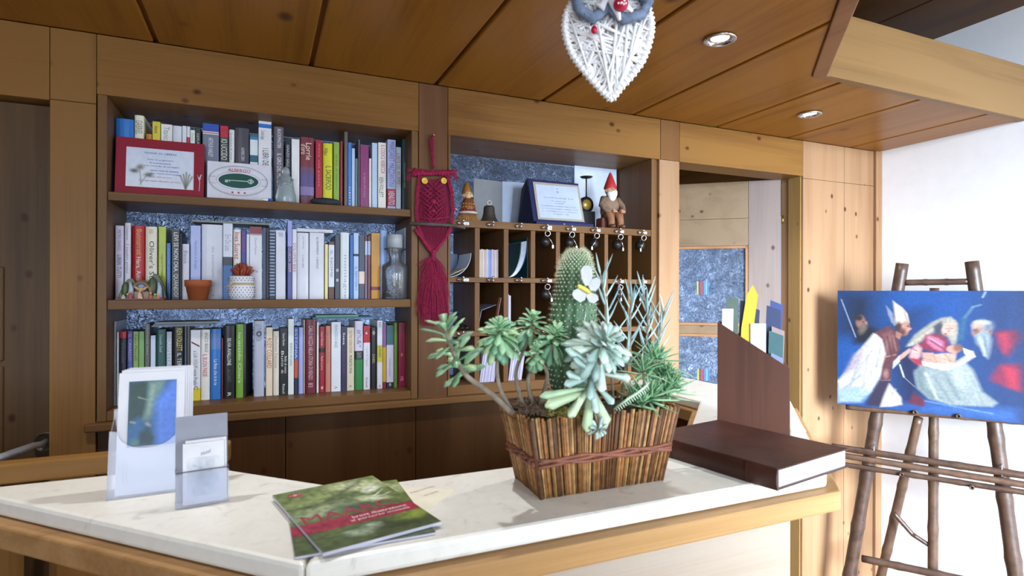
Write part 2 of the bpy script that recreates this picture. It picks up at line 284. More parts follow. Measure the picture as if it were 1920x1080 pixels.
# left door, shut, and frame
dl = MB().mat(DOORD := wood('brown_door_pine', '#5c4630', '#74583a', 'Z')).box((-1.35,.05,0),(XL0+.004,.09,1.95)); 
struct(dl, 'door_1'); d1 = bpy.data.objects['door_1']
for a, c in (((-1.2,.042,1.275),(-.612,.0495,1.52)), ((-1.2,.042,.3),(-.612,.0495,1.262))): MB().box(a, c).build('door_panel', DOORD, d1, bevel=.006)
hb = MB().mat(plain('#b8bcc4', .35, .7, name='brushed_steel')); p = AY(86,828,.04); hb.lathe([(.0,-.012),(.022,-.012),(.024,-.004),(.024,.008)], p, 20, (0,-1,0))
q1 = AD(86,826,1.62); q0 = AD(-22,866,1.22); hb.tube([p, p+Vector((0,-.03,0)), AD(62,836,1.42), q0], .0085, 12); hb.build('door_handle', None, d1)
struct(MB().box((-3.08,0,0),(-1.35,.12,ZB-.03)), 'trim_33', WZ)
# right door, standing ajar into the next room
H0 = Vector((2.225,.10,0)); dv = Vector((-.355,.30,0)).normalized(); nv = Vector((-dv.y, dv.x, 0)); nv = nv if nv.y > 0 else -nv
def dp(u, w, z): return H0+dv*u+nv*w+Vector((0,0,z))
def dbox(mb, u0, u1, w0, w1, z0, z1): return mb.slab([dp(u0,w0,z0), dp(u0,w1,z0), dp(u1,w1,z0), dp(u1,w0,z0)], (0,0,z1-z0))
def on_door(x, y):                                 # where a sight line meets the leaf
    d = ray(x, y); t = (H0-CAM).dot(nv)/d.dot(nv); q = CAM+d*t; return (q-H0).dot(dv), q.z
u1 = on_door(1403,500)[0]; zA = on_door(1401,460)[1]; zB = on_door(1401,612)[1]; zC_ = on_door(1401,628)[1]; uw = .80
BEAD = wood('bead_pine', '#a8734a', '#bf8a5c', 'Z', knots=False)
d2 = dbox(MB(), .0, u1-.0008, 0, .04, .02, 1.985).build('door_2', DOORW, kind='structure', bevel=.001)
dbox(MB(), uw-u1, uw, 0, .04, .02, 1.985).build('stile', DOORW, d2)
for z0, z1 in ((zA+.13,1.985), (zA,zA+.129), (zC_, zB), (.02,.55)): dbox(MB(), u1, uw-u1-.0008, .001, .039, z0, z1).build('rail', DOORX, d2, bevel=.001)
for z0, z1 in ((zB+.001, zA-.001), (.551, zC_-.001)):
    fr = MB()
    for a in ((u1, u1+.012, z0, z1), (uw-u1-.012, uw-u1, z0, z1), (u1, uw-u1, z1-.012, z1), (u1, uw-u1, z0, z0+.012)): dbox(fr, a[0], a[1], .004, .036, a[2], a[3])
    fr.build('glazing_bead', BEAD, d2)
    dbox(MB(), u1+.012, uw-u1-.012, .018, .023, z0+.012, z1-.012).build('glass_pane', RGLASS, d2)
hg = MB().mat(plain('#c9a24a', .3, 1, name='hinge_brass')); q = dp(-.008, .0, on_door(1471,412)[1]); hg.lathe([(0,-.02),(.004,-.02),(.004,.02),(0,.02)], q, 8); hg.build('hinge', None, d2)
for k, (xa, ya, yb) in enumerate(((1307,527,552), (1308,692,714))):
    uu = on_door(xa, ya)[0]; z1 = on_door(xa, ya)[1]; z0 = on_door(xa, yb)[1]; w_ = uu-on_door(xa+23, ya)[0]; b = MB()
    for i, h in enumerate(('#9aa83a', '#3a3a40', '#a02838', '#7a3050', '#3f6fb8', '#5a90cc', '#2a66a8')):
        b.mat(plain(h, .4)); ua = uu-w_*i/7; ub = uu-w_*(i+.82)/7; b.slab([dp(ua,.0168,z0), dp(ub,.0168,z0), dp(ub,.0168,z1), dp(ua,.0168,z1)], nv*.0008)
    b.build('striped_sticker', None, d2, label='sticker of coloured stripes')
# downlights
SP = bpy.data.lights
def downlight(x, y, label, on=12.8):
    t = thing('downlight', (x, y, ZT-.006), label, 'ceiling light', 'recessed chrome downlights'); c = (x, y, ZT-.001)
    MB().lathe([(.040,-.0005),(.044,-.002),(.042,-.006),(.034,-.006),(.030,.0),(.027,.016)], c, 32).build('trim_ring', CHROME, t)
    m_ = bpy.data.materials.get('lit_bulb')
    if not m_:
        m_, N, L, bb = nt('lit_bulb'); bb.inputs['Base Color'].default_value = (.9,.93,1,1); bb.inputs['Emission Color'].default_value = (.92,.96,1,1); bb.inputs['Emission Strength'].default_value = 9
    MB().lathe([(.0,-.004),(.012,-.003),(.024,.001),(.029,.006)], c, 24).build('bulb', m_, t)
    l = bpy.data.lights.new('bulb_light', 'SPOT'); l.energy = on; l.spot_size = 1.9; l.spot_blend = .8; l.shadow_soft_size = .013; l.color = (.97,.98,1)
    o = bpy.data.objects.new('bulb_light', l); COL.objects.link(o); o.location = (x, y, ZT-.02)
SPOTS = ((1.136,-.655,'recessed chrome downlight in the wooden ceiling, the nearer lit one'), (1.93,-.291,'small recessed chrome downlight in the ceiling above the open door'), (.34,-.62,'recessed chrome downlight in the ceiling above the planter'), (-.46,-.62,'recessed chrome downlight in the ceiling above the leaflet holder'))
for a in SPOTS: downlight(*a)
# ---------------------------------------------------------------- reception counter
ctr = thing('reception_counter', (.5,-.9,0), 'wood panelled reception counter with a cream stone top and angled ends', 'counter')
OUT = [(-.47,-.571),(.05,-1.09),(.99,-1.09),(1.555,-.525),(1.555,-.002),(1.261,-.002),(1.261,-.44),(.88,-.82),(.142,-.82),(-.107,-.571)]
def off(poly, d):
    r = []; n_ = len(poly)
    for i in range(n_):
        p0, p1, p2 = (Vector(poly[(i+k) % n_]) for k in (-1, 0, 1)); a = (p1-p0).normalized(); c = (p2-p1).normalized()
        n1 = Vector((a.y,-a.x)); n2 = Vector((c.y,-c.x)); q = (n1+n2)/(1+n1.dot(n2)); r.append((p1.x+q.x*d, p1.y+q.y*d))
    return r
def clip(poly): return [(x, min(y, -.004)) for x, y in poly]
# the stone is cut in two slabs at the mitred seam
seam = ((.05,-1.09), (.142,-.82)); G = .0007
MB().prism([OUT[0], (seam[0][0]-G, OUT[1][1]), (seam[1][0]-G, OUT[8][1]), OUT[9]], ZC-.03, ZC).build('worktop', STONE, ctr, bevel=.007)
MB().prism([(seam[0][0]+G, OUT[1][1])]+OUT[2:8]+[(seam[1][0]+G, OUT[8][1])], ZC-.03, ZC).build('worktop', STONE, ctr, bevel=.007)
MB().prism(clip(off(OUT, .022)), ZC-.068, ZC-.0305).build('edge_trim', wood('counter_edge_pine', '#946c40', '#b48c5c', 'X', knots=False, tone=.95), ctr, bevel=.004)
MB().prism(clip(off(OUT, -.062)), .02, ZC-.069).build('body', wood('counter_body_pine', '#8a5c30', '#a8743e', 'Z', knots=False), ctr)
MB().box((.10,-1.0345,.02),(.958,-1.0285,ZC-.071)).build('front_panel', PALE, ctr)
pl = Vector((.7071,-.7071,0)); pb = Vector((-.7071,-.7071,0))
e0 = Vector((-.424,-.608,0)); MB().slab([e0-pb*.01, e0+pb*.012, e0+pb*.012+pl*.085, e0-pb*.01+pl*.085], (0,0,ZC-.071)).build('stile', WZ, ctr)
# swing gate rail closing the left end
gt = thing('counter_gate', (-.6,-.55,0), 'wooden swing gate at the left end of the counter, its rail above the stone', 'gate')
MB().box((-1.5,-.570,ZC+.0005),(-.055,-.535,ZC+.036)).build('rail', WX, gt, bevel=.004)
MB().box((-1.5,-.566,.05),(-.53,-.540,ZC)).build('panel', DARKW, gt)
# ================================================================ bookcase
Z1, Z2, Z3 = 1.727, 1.433, 1.133
bc = thing('bookcase', (.035,.1,1.106), 'built-in pine bookcase of three shelves with a relief glass back', 'bookcase')
def frame(t, x0, x1, zb, zt, w, m_, d=.25, nm='side_panel'):
    MB().box((x0,-.002,zb),(x0+w,d,zt)).build(nm, m_, t, bevel=.0015); MB().box((x1-w,-.002,zb),(x1,d,zt)).build(nm, m_, t, bevel=.0015)
frame(bc, XL1+.002, XM0-.002, 1.107, ZB-.001, .0215, wood('bookcase_side_pine', '#6e4c2c', '#88643c', 'Z', knots=False))
for z0, z1, f in ((Z1-.024, Z1, .004), (Z2-.026, Z2, .004), (1.107, Z3, -.001)): MB().box((XF0+.0008,f,z0),(XF1-.0008,.25,z1)).build('shelf', SHELF, bc, bevel=.002)
BG = relief_glass('bookcase_relief_glass', '#8a96ae', .8, .25)
MB().box((XL1,.252,1.11),(XM0,.257,ZB-.001)).build('glass_back', BG, bc)
PAGE = plain('#d9d4c6', .8, var=.1, bscale=300, name='page_edges')
def BC(h):
    c = lin(h); m_ = max(c); k = min(1.4, .84/max(m_, .02)) if min(c) > .25 else .95; return '#'+''.join('%02x' % round(255*((v*k)*12.92 if v*k <= .0031308 else 1.055*(v*k)**(1/2.4)-.055)) for v in c)
def roundbook(x0, x1, Y, dep, z0, z1, segs, curved):
    """cover wrapping spine and boards, in stacked colour bands (top z, colour)"""
    b = MB(); t = .0016; x0 += .00025; x1 -= .00025; w = x1-x0
    outer = [(x0, Y+dep), (x0, Y+.004)]
    if curved: outer = [(x0, Y+dep)]+[(x0+w/2-w/2*math.cos(a), Y+.005-.005*math.sin(a)) for a in [i*math.pi/6 for i in range(7)]]+[(x1, Y+dep)]
    else: outer = [(x0,Y+dep),(x0,Y+.0008),(x0+.0008,Y),(x1-.0008,Y),(x1,Y+.0008),(x1,Y+dep)]
    t = min(t, w*.2); poly = outer+[(x1-t,Y+dep),(x1-t,Y+.007),(x0+t,Y+.007),(x0+t,Y+dep)]
    za = z0
    for zt, c in segs: b.mat(plain(BC(c), .38 if c != '#15161a' else .3, bscale=25)); b.prism(poly, za, zt); za = zt
    return b, t
def book(shelf, px0, px1, py, col, desc, bands=(), txt=(), dep=.145, Y=.082, curved=None, zb=None):
    z0 = {1: Z1, 2: Z2, 3: Z3}[shelf] if zb is None else zb; x0 = AY(px0, 500, Y).x; x1 = AY(px1, 500, Y).x; xm = (px0+px1)/2
    def zz(p): return AY(xm, p, Y).z
    z1 = zz(py); segs = []; rows = sorted([(zz(yb), zz(ya), c) for ya, yb, c in bands])
    za = z0+.0004
    for lo, hi, c in rows:
        lo = max(lo, za); hi = min(hi, z1)
        if lo > za+.0004: segs.append((lo, col))
        segs.append((hi, c)); za = hi
    if za < z1-.0004: segs.append((z1, col))
    if curved is None: curved = (x1-x0) > .014 and (px0*7) % 3 > 1
    b, t = roundbook(x0, x1, Y, dep, z0+.0004, z1, segs, curved)
    for s_, ya, yb, c, fr in txt:
        w = (x1-x0); b.mat(plain(c, .5)); zt, zl = zz(ya), zz(yb); b.text(s_, (x0+w*(.5-fr[0]/2+fr[1]), Y-.0001, zt), (0,0,-1), (1,0,0), zt-zl, w*fr[0], .0006)
    sh = {1: 'top', 2: 'middle', 3: 'bottom'}[shelf]
    o = b.build('book', None, None, ((x0+x1)/2, Y+dep/2, z0), desc+', %s bookshelf' % sh, 'book', 'books standing on the %s bookshelf' % sh)
    MB().box((x0+t+.0003,Y+.0075,z0+.003),(x1-t-.0003,Y+dep-.003,z1-.0025)).build('page_block', PAGE, o); return o
N_ = (.5, 0); Wd = (.72, 0); Lf = (.4, -.2); Rt = (.38, .22)
W_, K_, R_ = '#eef0f5', '#15161a', '#b01c2c'
# (shelf, left, right, top, colour, description, bands, lettering)
BOOKS = [
(1,215,250,222.5,'#2a78cc','bright blue wide book at the left end above the red sign',(),()),
(1,251,269,216,'#d8d8c2','cream book with grey lettering, tallest above the red sign',(),(('GABRIEL',226,252,'#7c7c70',Wd),)),
(1,272.5,284.5,251,'#c8893a','low orange book almost hidden behind the red sign',(),()),
(1,285,300,228,'#e0cf2a','yellow book with black lettering above the red sign',(),(('Amore',236,250,'#2a2a18',N_),)),
(1,301,322.5,233,'#cfd2cf','wide off-white book right of the yellow one',(),(('Titanic',238,262,'#8a8f8f',N_),)),
(1,323,340.5,236,'#d3d8e2','white book with a blank spine above the red sign',(),()),
(1,341,349,236,'#dde2ea','slim white book, thinner one of a white pair above the red sign',(),()),
(1,349.5,355.5,237,'#d8dbe4','very thin white book with a red foot above the red sign',((257,400,'#b8303a'),),()),
(1,356,365,244,'#d2d8d2','short white book above the right end of the red sign',(),(('Diario',250,264,'#9a9f9a',N_),)),
(1,366,375.5,239,'#22302c','dark green slim book behind the right end of the red sign',(),(('SERA D\'ARGENTO',250,330,'#b8c4bc',N_),)),
(1,379,410,232,'#727a90','wide grey book with a blue head and red and white stripes',((232,246.5,'#2450b0'),(246.5,248.3,'#e8e8f0'),(248.3,250,'#b03040'),(250,251.8,'#e8e8f0')),(('ARTHUR HAILEY',258,294,'#e8e8f0',(.28,0)),)),
(1,412,427.5,236,'#39423e','red-headed dark book lettered I KILL',((236,257,'#c01c38'),),(('IO UCCIDO',261,300,'#dfe3da',Wd),)),
(1,428.5,439,243,'#e4e7ea','white narrow book with fine grey lettering above the hotel plaque',(),(('la solitudine dei numeri',250,300,'#8a90a0',(.4,0)),)),
(1,440,467,240,'#4c4a54','wide dark grey book above the hotel plaque',(),(('NUMERO ZERO',277,302,'#d8d8dc',(.22,.05)),)),
(1,468,483,252,'#c7d3d6','pale book with teal and blue bands above the hotel plaque',((252,257,'#2f6a78'),(257,262,'#3a86c8'),(291,304,'#1f6078')),()),
(1,484,508.5,227.5,'#dfe1e6','tallest white book with a blue band near its top',((232.5,240,'#2a74cc'),),(('Corrado Augias',245,262,'#4a5058',Lf),('I LIBRI DEI',278,312,'#1c2028',(.45,.05)))),
(1,512.5,531.5,237.5,'#66606e','tall grey-purple book with white lettering',(),(('BUCKMASTER',242,278,'#e6e6ec',(.34,.05)),('IL GIRO DEL MONDO',288,350,'#e6e6ec',(.4,.05)))),
(1,534,545,260,'#1c2430','black book behind the little glass Madonna',(),(('IGNAZIO GALLI',272,312,'#cfd4dc',(.45,0)),)),
(1,546,561,261,'#c9cccc','plain grey-white book right of the glass Madonna',(),()),
(1,562.5,589,257.5,'#7c2a38','wide dark red book with a violet picture at its foot',((313,325,'#6a4a68'),(325,350,'#5c4c86'),(350,366,'#8a7ab0'),(366,376,'#6a3a50')),(('Lorrie',268,300,'#f0dfc8',(.4,.1)),('d\'oro',271,290,'#f0dfc8',(.4,-.25)))),
(1,591,604,263,'#b01030','bright red book left of the yellow one',(),(('Alice nel paese',268,350,'#e08898',(.3,0)),)),
(1,605,623.5,269,'#d8d81e','acid yellow book lettered IL SACRIFICIO',(),(('IL SACRIFICIO',311,356,'#1c2008',(.55,.05)),('Wilbur',278,292,'#3a3a10',Lf))),
(1,625,636,267,'#8cb040','lime green book right of the yellow one',(),(('erbe e sapori',290,355,'#56702a',(.35,0)),)),
(1,637.5,642,265,'#9c2434','very thin red book beside the lime green one',(),()),
(1,645,651.5,247,'#6a5c58','tall thin grey-brown book',(),()),
(1,652,658.8,267,'#3e7cc8','narrow blue book beside the tall thin grey-brown one',(),(('A L B E R T O',350,384,'#dfe8f4',(.5,0)),)),
(1,659.2,665,278,'#a8c0e0','narrow light blue book right of the narrow blue one',(),()),
(1,665.5,670.2,297,'#6f7c88','short thin grey book',(),()),
(1,671,674.5,262,'#5a5c66','thin dark grey book left of the magenta one',(),()),
(1,675,691,272,'#8c2a6e','magenta book with faint lettering',(),(('la ragazza delle arance',325,370,'#c890b8',(.35,0)),)),
(1,691.5,696,297,'#d8cfc8','short thin cream book right of the magenta one',(),()),
(1,697,707,268,'#a4b8d0','light blue plain book between the thin cream and the lettered cream ones',(),()),
(1,708.5,723.5,267.5,'#d9d4cc','cream book lettered IL CODICE REBECCA in red and KEN FOLLETT in black',(),(('IL CODICE REBECCA',272,325,'#a8304c',(.5,.1)),('KEN FOLLETT',333,370,'#222228',(.5,-.1)))),
(1,726,741.5,262,'#a8b2dc','tall lilac book with a red foot',((354,387,'#b02848'),),(('MARGARET MAZZANTINI',266,350,'#6a6cb0',(.7,0)),('VENUTO',358,384,'#e8e8f4',(.7,0)))),
(1,742,751.5,276,'#a0a8b0','grey book with red lettering',(),(('L\'ARTE DEL RICAMO',288,345,'#8c2434',(.7,0)),)),
(1,753.5,762.5,261,'#1d3b40','dark teal book at the right end',(),(('ANTICA SAGGEZZA CINESE',305,352,'#aac4c4',(.25,0)),)),
(2,216,231.5,423,'#cfcfe4','pale lilac book lettered LIBERI TUTTI at the left end',(),(('PIETRO GRASSO',431,470,'#9a6aa8',(.4,0)),('LIBERI TUTTI',478,520,'#20284c',(.5,0)))),
(2,233,245,418,'#dcdce8','white tall book with fine grey lettering beside the lilac one',(),(('Umberto',424,450,'#8a90a8',(.4,0)),('I nostri amici',458,512,'#8a90a8',(.5,0)))),
(2,247.5,271,423,'#b8101c','wide red book with yellow lettering',(),(('Buonarroti',430,478,'#e8b838',(.42,.08)),('Hera, Amor',482,532,'#f0e8dc',(.42,0)))),
(2,272,294.5,425,'#d0ccb8','cream book lettered Oliver\'s Story',(),(('ERICH SEGAL',430,438,'#b89090',(.35,0)),('Oliver\'s Story',452,545,'#26365e',(.55,0)))),
(2,297,311,425,'#b4c830','lime book beside the one lettered Oliver\'s Story',(),(('i segreti del bosco',475,520,'#5e6c20',(.35,0)),)),
(2,312,320,456,'#2468c0','short narrow blue book',(),(('il piccolo principe',466,530,'#8ab4e8',(.45,0)),)),
(2,321.5,337,430,'#14161c','black book lettered SE NON ORA, QUANDO in white',(),(('LEVI SE NON ORA, QUANDO?',436,557,'#eef0f2',(.62,0)),)),
(2,337.5,340.5,438,'#1a1e28','thin black book beside the one lettered SE NON ORA, QUANDO',(),()),
(2,341,355,457.5,'#d6d8e4','short white book with script lettering behind the clay pot',(),(('Blanca',470,494,'#8088a0',(.5,0)),)),
(2,357,376,423,'#a8b4e4','periwinkle blue book behind the clay pot',((520,562,'#98a8e0'),),(('Matrimonio in famiglia',452,505,'#6c78b0',(.3,0)),)),
(2,377.5,417.5,421,'#dde1ee','widest plain white book with a tiny emblem, above the clay pot',(),(('dei sentimenti',462,520,'#a8b0c0',(.13,.05)),('A',552,556,'#9a8890',(.12,.05)))),
(2,418,436,419,'#2474c4','book with a pale upper half, a black band and a blue foot',((419,481.7,'#d0d4e0'),(481.7,498,'#20283c')),(('Erri De Luca',440,470,'#8c98b0',(.6,0)),)),
(2,437,452,430,'#dcd4cc','cream book with red script lettering behind the white jar',(),(('Ines Suarez',436,486,'#a83038',(.6,0)),)),
(2,452.5,461.5,432,'#343a98','narrow blue book with purple lettering',((432,475,'#3a3c88'),),(('CANALE',436,472,'#a83c9a',(.7,0)),)),
(2,462,467.5,439,'#c8ccd4','thin pale book left of the red-headed white one',(),()),
(2,468,491,425,'#e0e2ea','white book with a dark red head and a small red mark',((425,439,'#8a3040'),(440,441,'#5a2030')),(('Daniel Pennac',446,478,'#9aa0ac',(.15,0)),('o',508,511,'#c03030',(.12,.1)))),
(2,492.5,498.5,427,'#46506a','thin slate blue book right of the red-headed one',(),()),
(2,499,504,428,'#14181e','thin black book beside the slate blue one',(),()),
(2,505,516,426,'#22304a','dark navy book with pale cross stripes',tuple((y,y+2,'#8a9ab4') for y in range(432,556,6)),()),
(2,517,535,432,'#cdd0dc','plain grey-white book with scribbles at the top',(),(('@&%',436,444,'#8088a0',(.6,0)),)),
(2,539,547.5,414,'#5a5ea8','tall narrow violet book rising above its neighbours',((414,462,'#8c90cc'),),(('GUIDA 2009',464,510,'#d8b8a8',(.6,0)),)),
(2,548,556.5,430,'#d8d8e0','narrow white book with red sloping lettering',(),(('DOLOMITI BIKE',456,510,'#b84850',(.6,0)),)),
(2,557,579,436.5,'#dadde8','white book, left one of a matching white pair under a lying book',(),(('LEV TOLSTOJ',444,466,'#50586c',(.13,0)),('IL CIGNO NERO',478,502,'#50586c',(.13,0)))),
(2,580,607.5,436.5,'#dadde8','wider white book, right one of a matching white pair under a lying book',(),(('GLI INDIFFERENTI',444,478,'#30384c',(.14,.05)),('IL RISVEGLIO',482,504,'#30384c',(.14,.05)))),
(2,609,615,458,'#d8cc8c','short thin cream yellow book',(),()),
(2,616,627,453,'#5c3a38','short brown book with a white label',((459,538,'#c4c8d4'),),(('IL NOME',470,520,'#8088a0',(.4,0)),)),
(2,628,637,441,'#3c4450','dark grey book right of the brown one',(),(('||',504,528,'#a8b0b8',(.5,0)),)),
(2,638,655,436,'#c4ccd0','light grey book with streaked lettering',(),(('montagne',478,560,'#aab0b8',(.4,0)),)),
(2,656,662.5,441,'#2c66b0','narrow mid blue book between the two pale ones',(),()),
(2,663,672.5,437,'#a8c0e0','pale blue book with a black band',((476,480.5,'#1c2434'),),(('IL SENTIERO',500,545,'#5878b8',(.5,0)),)),
(2,673,683.7,442,'#3c4458','slate book with a beige label',((509,532,'#c8b4a4'),),()),
(2,684.2,688.8,443,'#8a6c88','thin mauve book, left one of a thin pair',((443,452,'#6c3038'),(452,478,'#a8b0d0')),()),
(2,689.5,694.8,443,'#7c3c54','thin dark red book, right one of a thin pair',((443,452,'#5c2430'),(452,478,'#98a0c0')),()),
(2,696,712.5,437,'#d89818','thick orange-yellow book with a dark red band',((537.5,544,'#7c1c30'),),()),
(2,713,726,432,'#8ca8dc','light blue book beside the orange-yellow one, partly behind the glass jar',(),()),
(2,759,763.2,427,'#c4c8d0','thin grey-white book at the right end behind the glass jar',(),()),
(3,213.6,217.8,603,'#8c929c','thin grey book at the left end',(),()),
(3,219,223,622.5,'#c8ccd0','thin whitish book beside the thin grey one',(),()),
(3,223.5,237.5,622,'#1c2230','black book with a red head',((622,634,'#b82c34'),),(('Dracula',644,680,'#5a6070',(.3,0)),)),
(3,238.5,249.5,621,'#5a62a8','blue and mauve book with pale lettering behind the leaflet holder',(),(('IL CAVALLO',627,676,'#b89cc8',(.5,0)),)),
(3,250,260,621.5,'#7ca038','green book with dark lettering behind the leaflet holder',(),(('Luca Mercalli',628,676,'#3c5428',(.5,0)),)),
(3,260.5,271,621.5,'#6ca04c','plain green book behind the leaflet holder',(),()),
(3,272,281.5,607,'#4c4848','tall brown-grey book behind the leaflet holder',(),(('Nell\'acqua scura',612,665,'#b0a8a0',(.4,0)),)),
(3,282.5,292,629,'#a8b4c8','short pale blue-grey book behind the leaflet holder',(),()),
(3,292.5,311.5,617.5,'#1d5450','dark green wide book behind the leaflet holder',(),(('Danielle Steel',628,660,'#a8c8c0',(.25,0)),)),
(3,312.5,322.5,622,'#8c98ac','grey-blue book with outlined pale lettering',(),(('SCARPETTA',628,684,'#d8dce4',(.7,0)),)),
(3,323.5,345.5,612.5,'#101216','black book lettered KEN FOLLETT in yellow',(),(('KEN FOLLETT',616,658,'#e0d84c',(.45,.1)),('IL TERZO',662,700,'#dcdcdc',(.35,.1)))),
(3,346,350.5,612,'#30405c','thin navy book beside the KEN FOLLETT one',(),()),
(3,351,356.5,612,'#3c3030','thin dark brown book left of the white one with a yellow foot',(),()),
(3,357.5,376.5,618.7,'#d8dae2','white book with a red shoe and a yellow foot',((728,760,'#e0d02c'),),(('a LIA VOLPI veste Prada',658,722,'#606878',(.4,0)),('C',724,731,'#101010',(.4,.05)),('/',640,651,'#7a2028',(.8,0)))),
(3,377,394,618,'#d0cfca','cream book lettered ENZO BIAGI and IL BUON PAESE',(),(('ENZO BIAGI',624,660,'#6c706c',(.35,.1)),('IL BUON PAESE',664,706,'#c04858',(.5,-.05)))),
(3,395,415,617,'#2c7cd0','bright blue book with white lettering',((625,655,'#5c88cc'),),(('La finta che è in te',674,722,'#e4f0fc',(.35,0)),)),
(3,415.5,418.8,634,'#7c2c30','very thin red book beside the bright blue one',(),()),
(3,419.5,441,611,'#16181e','black book lettered SILVIA AVALLONE',(),(('SILVIA AVALLONE',634,685,'#f0f0f0',(.32,0)),('ACCIAIO',692,716,'#606468',(.32,0)),('R',736,743,'#f0f0f0',(.3,0)))),
(3,442.5,457.5,608,'#7cb03c','green book with white lettering beside the black SILVIA AVALLONE one',(),(('Io uccido Chiara',624,718,'#dcecc8',(.38,0)),)),
(3,476,496,601.7,'#a0a6b8','tall silver-grey book with a dark emblem',(),(('LA MANO NERA',608,640,'#7c8294',(.5,0)),('o',621,631,'#2c3448',(.5,0)))),
(3,499,511.7,614,'#cfc0a8','cream book with red lettering, second right of the silver-grey one',(),(('ROSY COLLARD',634,690,'#b84848',(.7,0)),)),
(3,512.5,524,621,'#c8c4b8','short cream-grey book with faint lettering',(),(('Ildefonso Falcones',630,690,'#a8a498',(.5,0)),)),
(3,525,539.8,616,'#14181e','black book with white lettering in two lines',(),(('Dacia Maraini',625,648,'#dcdcdc',(.3,0)),('Buio è',658,700,'#dcdcdc',(.32,-.15)),('Bella di notte',668,700,'#dcdcdc',(.3,.25)),('Rizzoli',720,738,'#dcdcdc',(.3,0)))),
(3,540.5,551.5,598,'#d8e0dc','tall white book with green lettering',(),(('MORTE DI UN UOMO',643,686,'#288070',(.4,0)),)),
(3,552,559.3,614,'#4c64b0','narrow blue book with an orange middle and dark foot',((675,708.5,'#c8542c'),(708.5,760,'#1c2844')),(('ESTONIA',618,672,'#b8c8e8',(.7,0)),)),
(3,560,569.3,614,'#8c98c8','plain lavender book left of the crimson one',(),()),
(3,569.8,571.8,600,'#c8b8a0','very thin cream book beside the crimson one',(),()),
(3,572.3,593.5,599,'#6c0c28','thick dark crimson book with large pale lettering',(),(('CARLO NOZZA NELLA STORIA DI RENZO',611,712,'#dcb0bc',(.36,0)),('83',718,726,'#dcb0bc',(.4,0)))),
(3,594.2,598,604,'#c0c4bc','thin pale book right of the crimson one',(),()),
(3,598.6,610,612.5,'#9c1c30','red book with a small black label',((652.5,661,'#1a1418'),),(('Isabel Allende',622,648,'#e0a0a8',(.4,0)),('Paula Lucerna',668,694,'#e0a0a8',(.4,0)),('s',724,730,'#f0e8e8',(.3,0)))),
(3,610.5,621,611,'#c88470','salmon pink book',(),(('Le memorie di Dora',624,680,'#986050',(.45,0)),)),
(3,621.5,639.5,603.7,'#bcc0c8','wide grey-white book left of the dark purple one',(),(('FRANCESCO SALES',609,652,'#7c8490',(.3,0)),('A',724,729,'#6c7480',(.3,0)))),
(3,640,650.5,612,'#2c2850','dark purple book',(),(('Sveva',624,646,'#e4e4f0',(.4,0)),('il gioco di ieri',656,700,'#6c3868',(.4,0)))),
(3,651,664.6,614,'#b8b098','beige book with red and black lettering',(),(('OLTRE OGNI COSA',620,662,'#a04850',(.4,0)),('MURATA VIVA',666,700,'#282828',(.4,0)),('A',722,726,'#282828',(.3,0)))),
(3,665.5,681.5,601.7,'#2c8444','book with a lilac upper part, black band and green foot',((601,658,'#b8b4c8'),(658,674,'#141c20')),(('ORHAN PAMUK',660,672,'#90a8a0',(.6,0)),('#%&*',618,652,'#7c7494',(.6,0)))),
(3,682,694.3,611,'#d4d4e0','white book with a red head numbered 6',((611,642.5,'#b81c30'),),(('Carlo M. Cipolla',650,686,'#9498a8',(.3,0)),('Einaudi',708,726,'#505868',(.3,0)))),
(3,695,707,614,'#14161a','black book with pale marks right of the number 6 book',(),(('ISABEL',664,682,'#b0a890',(.4,0)),('*',620,628,'#dcdcdc',(.5,0)))),
(3,707.6,717.6,601,'#d8dae4','tall white book with a yellow band',((647,679,'#d4cc54'),),(('M.HACK',604,614,'#303840',(.5,0)),('IL MONDO',650,670,'#303020',(.5,0)),('c',722,727,'#b02030',(.4,0)))),
(3,718,724.6,606.7,'#d4a80c','narrow book, mauve above and yellow below',((606,651,'#8c5c98'),(716,760,'#8c1c3c')),()),
(3,725.2,738.3,610,'#d0cce4','book with a teal head and a dark foot with a white mark',((610,646.7,'#44707c'),(716.7,760,'#1c2434')),(('Un amore senza fine',672,706,'#8888b0',(.25,0)),('*',718,724,'#f0f0f0',(.4,0)))),
(3,738.8,746.6,605,'#6c8c3c','narrow olive green book second from the right end',(),()),
(3,747.5,760,605,'#84103c','magenta-red book at the right end',(),(('o',662,668,'#d8a850',(.3,0)),('MB',706,714,'#d890a8',(.5,0)))),
]
for row in BOOKS:
    book(*row)
# number on the red-headed book, upright
o_ = [o for o in bpy.data.objects if o.get('label', '').startswith('white book with a red head numbered 6')][0]
p = AY(685.5, 627, .0815); MB().mat(plain(W_, .5)).text('6', p, (1,0,0), (0,0,1), .0062, .0095).build('numeral', None, o_)
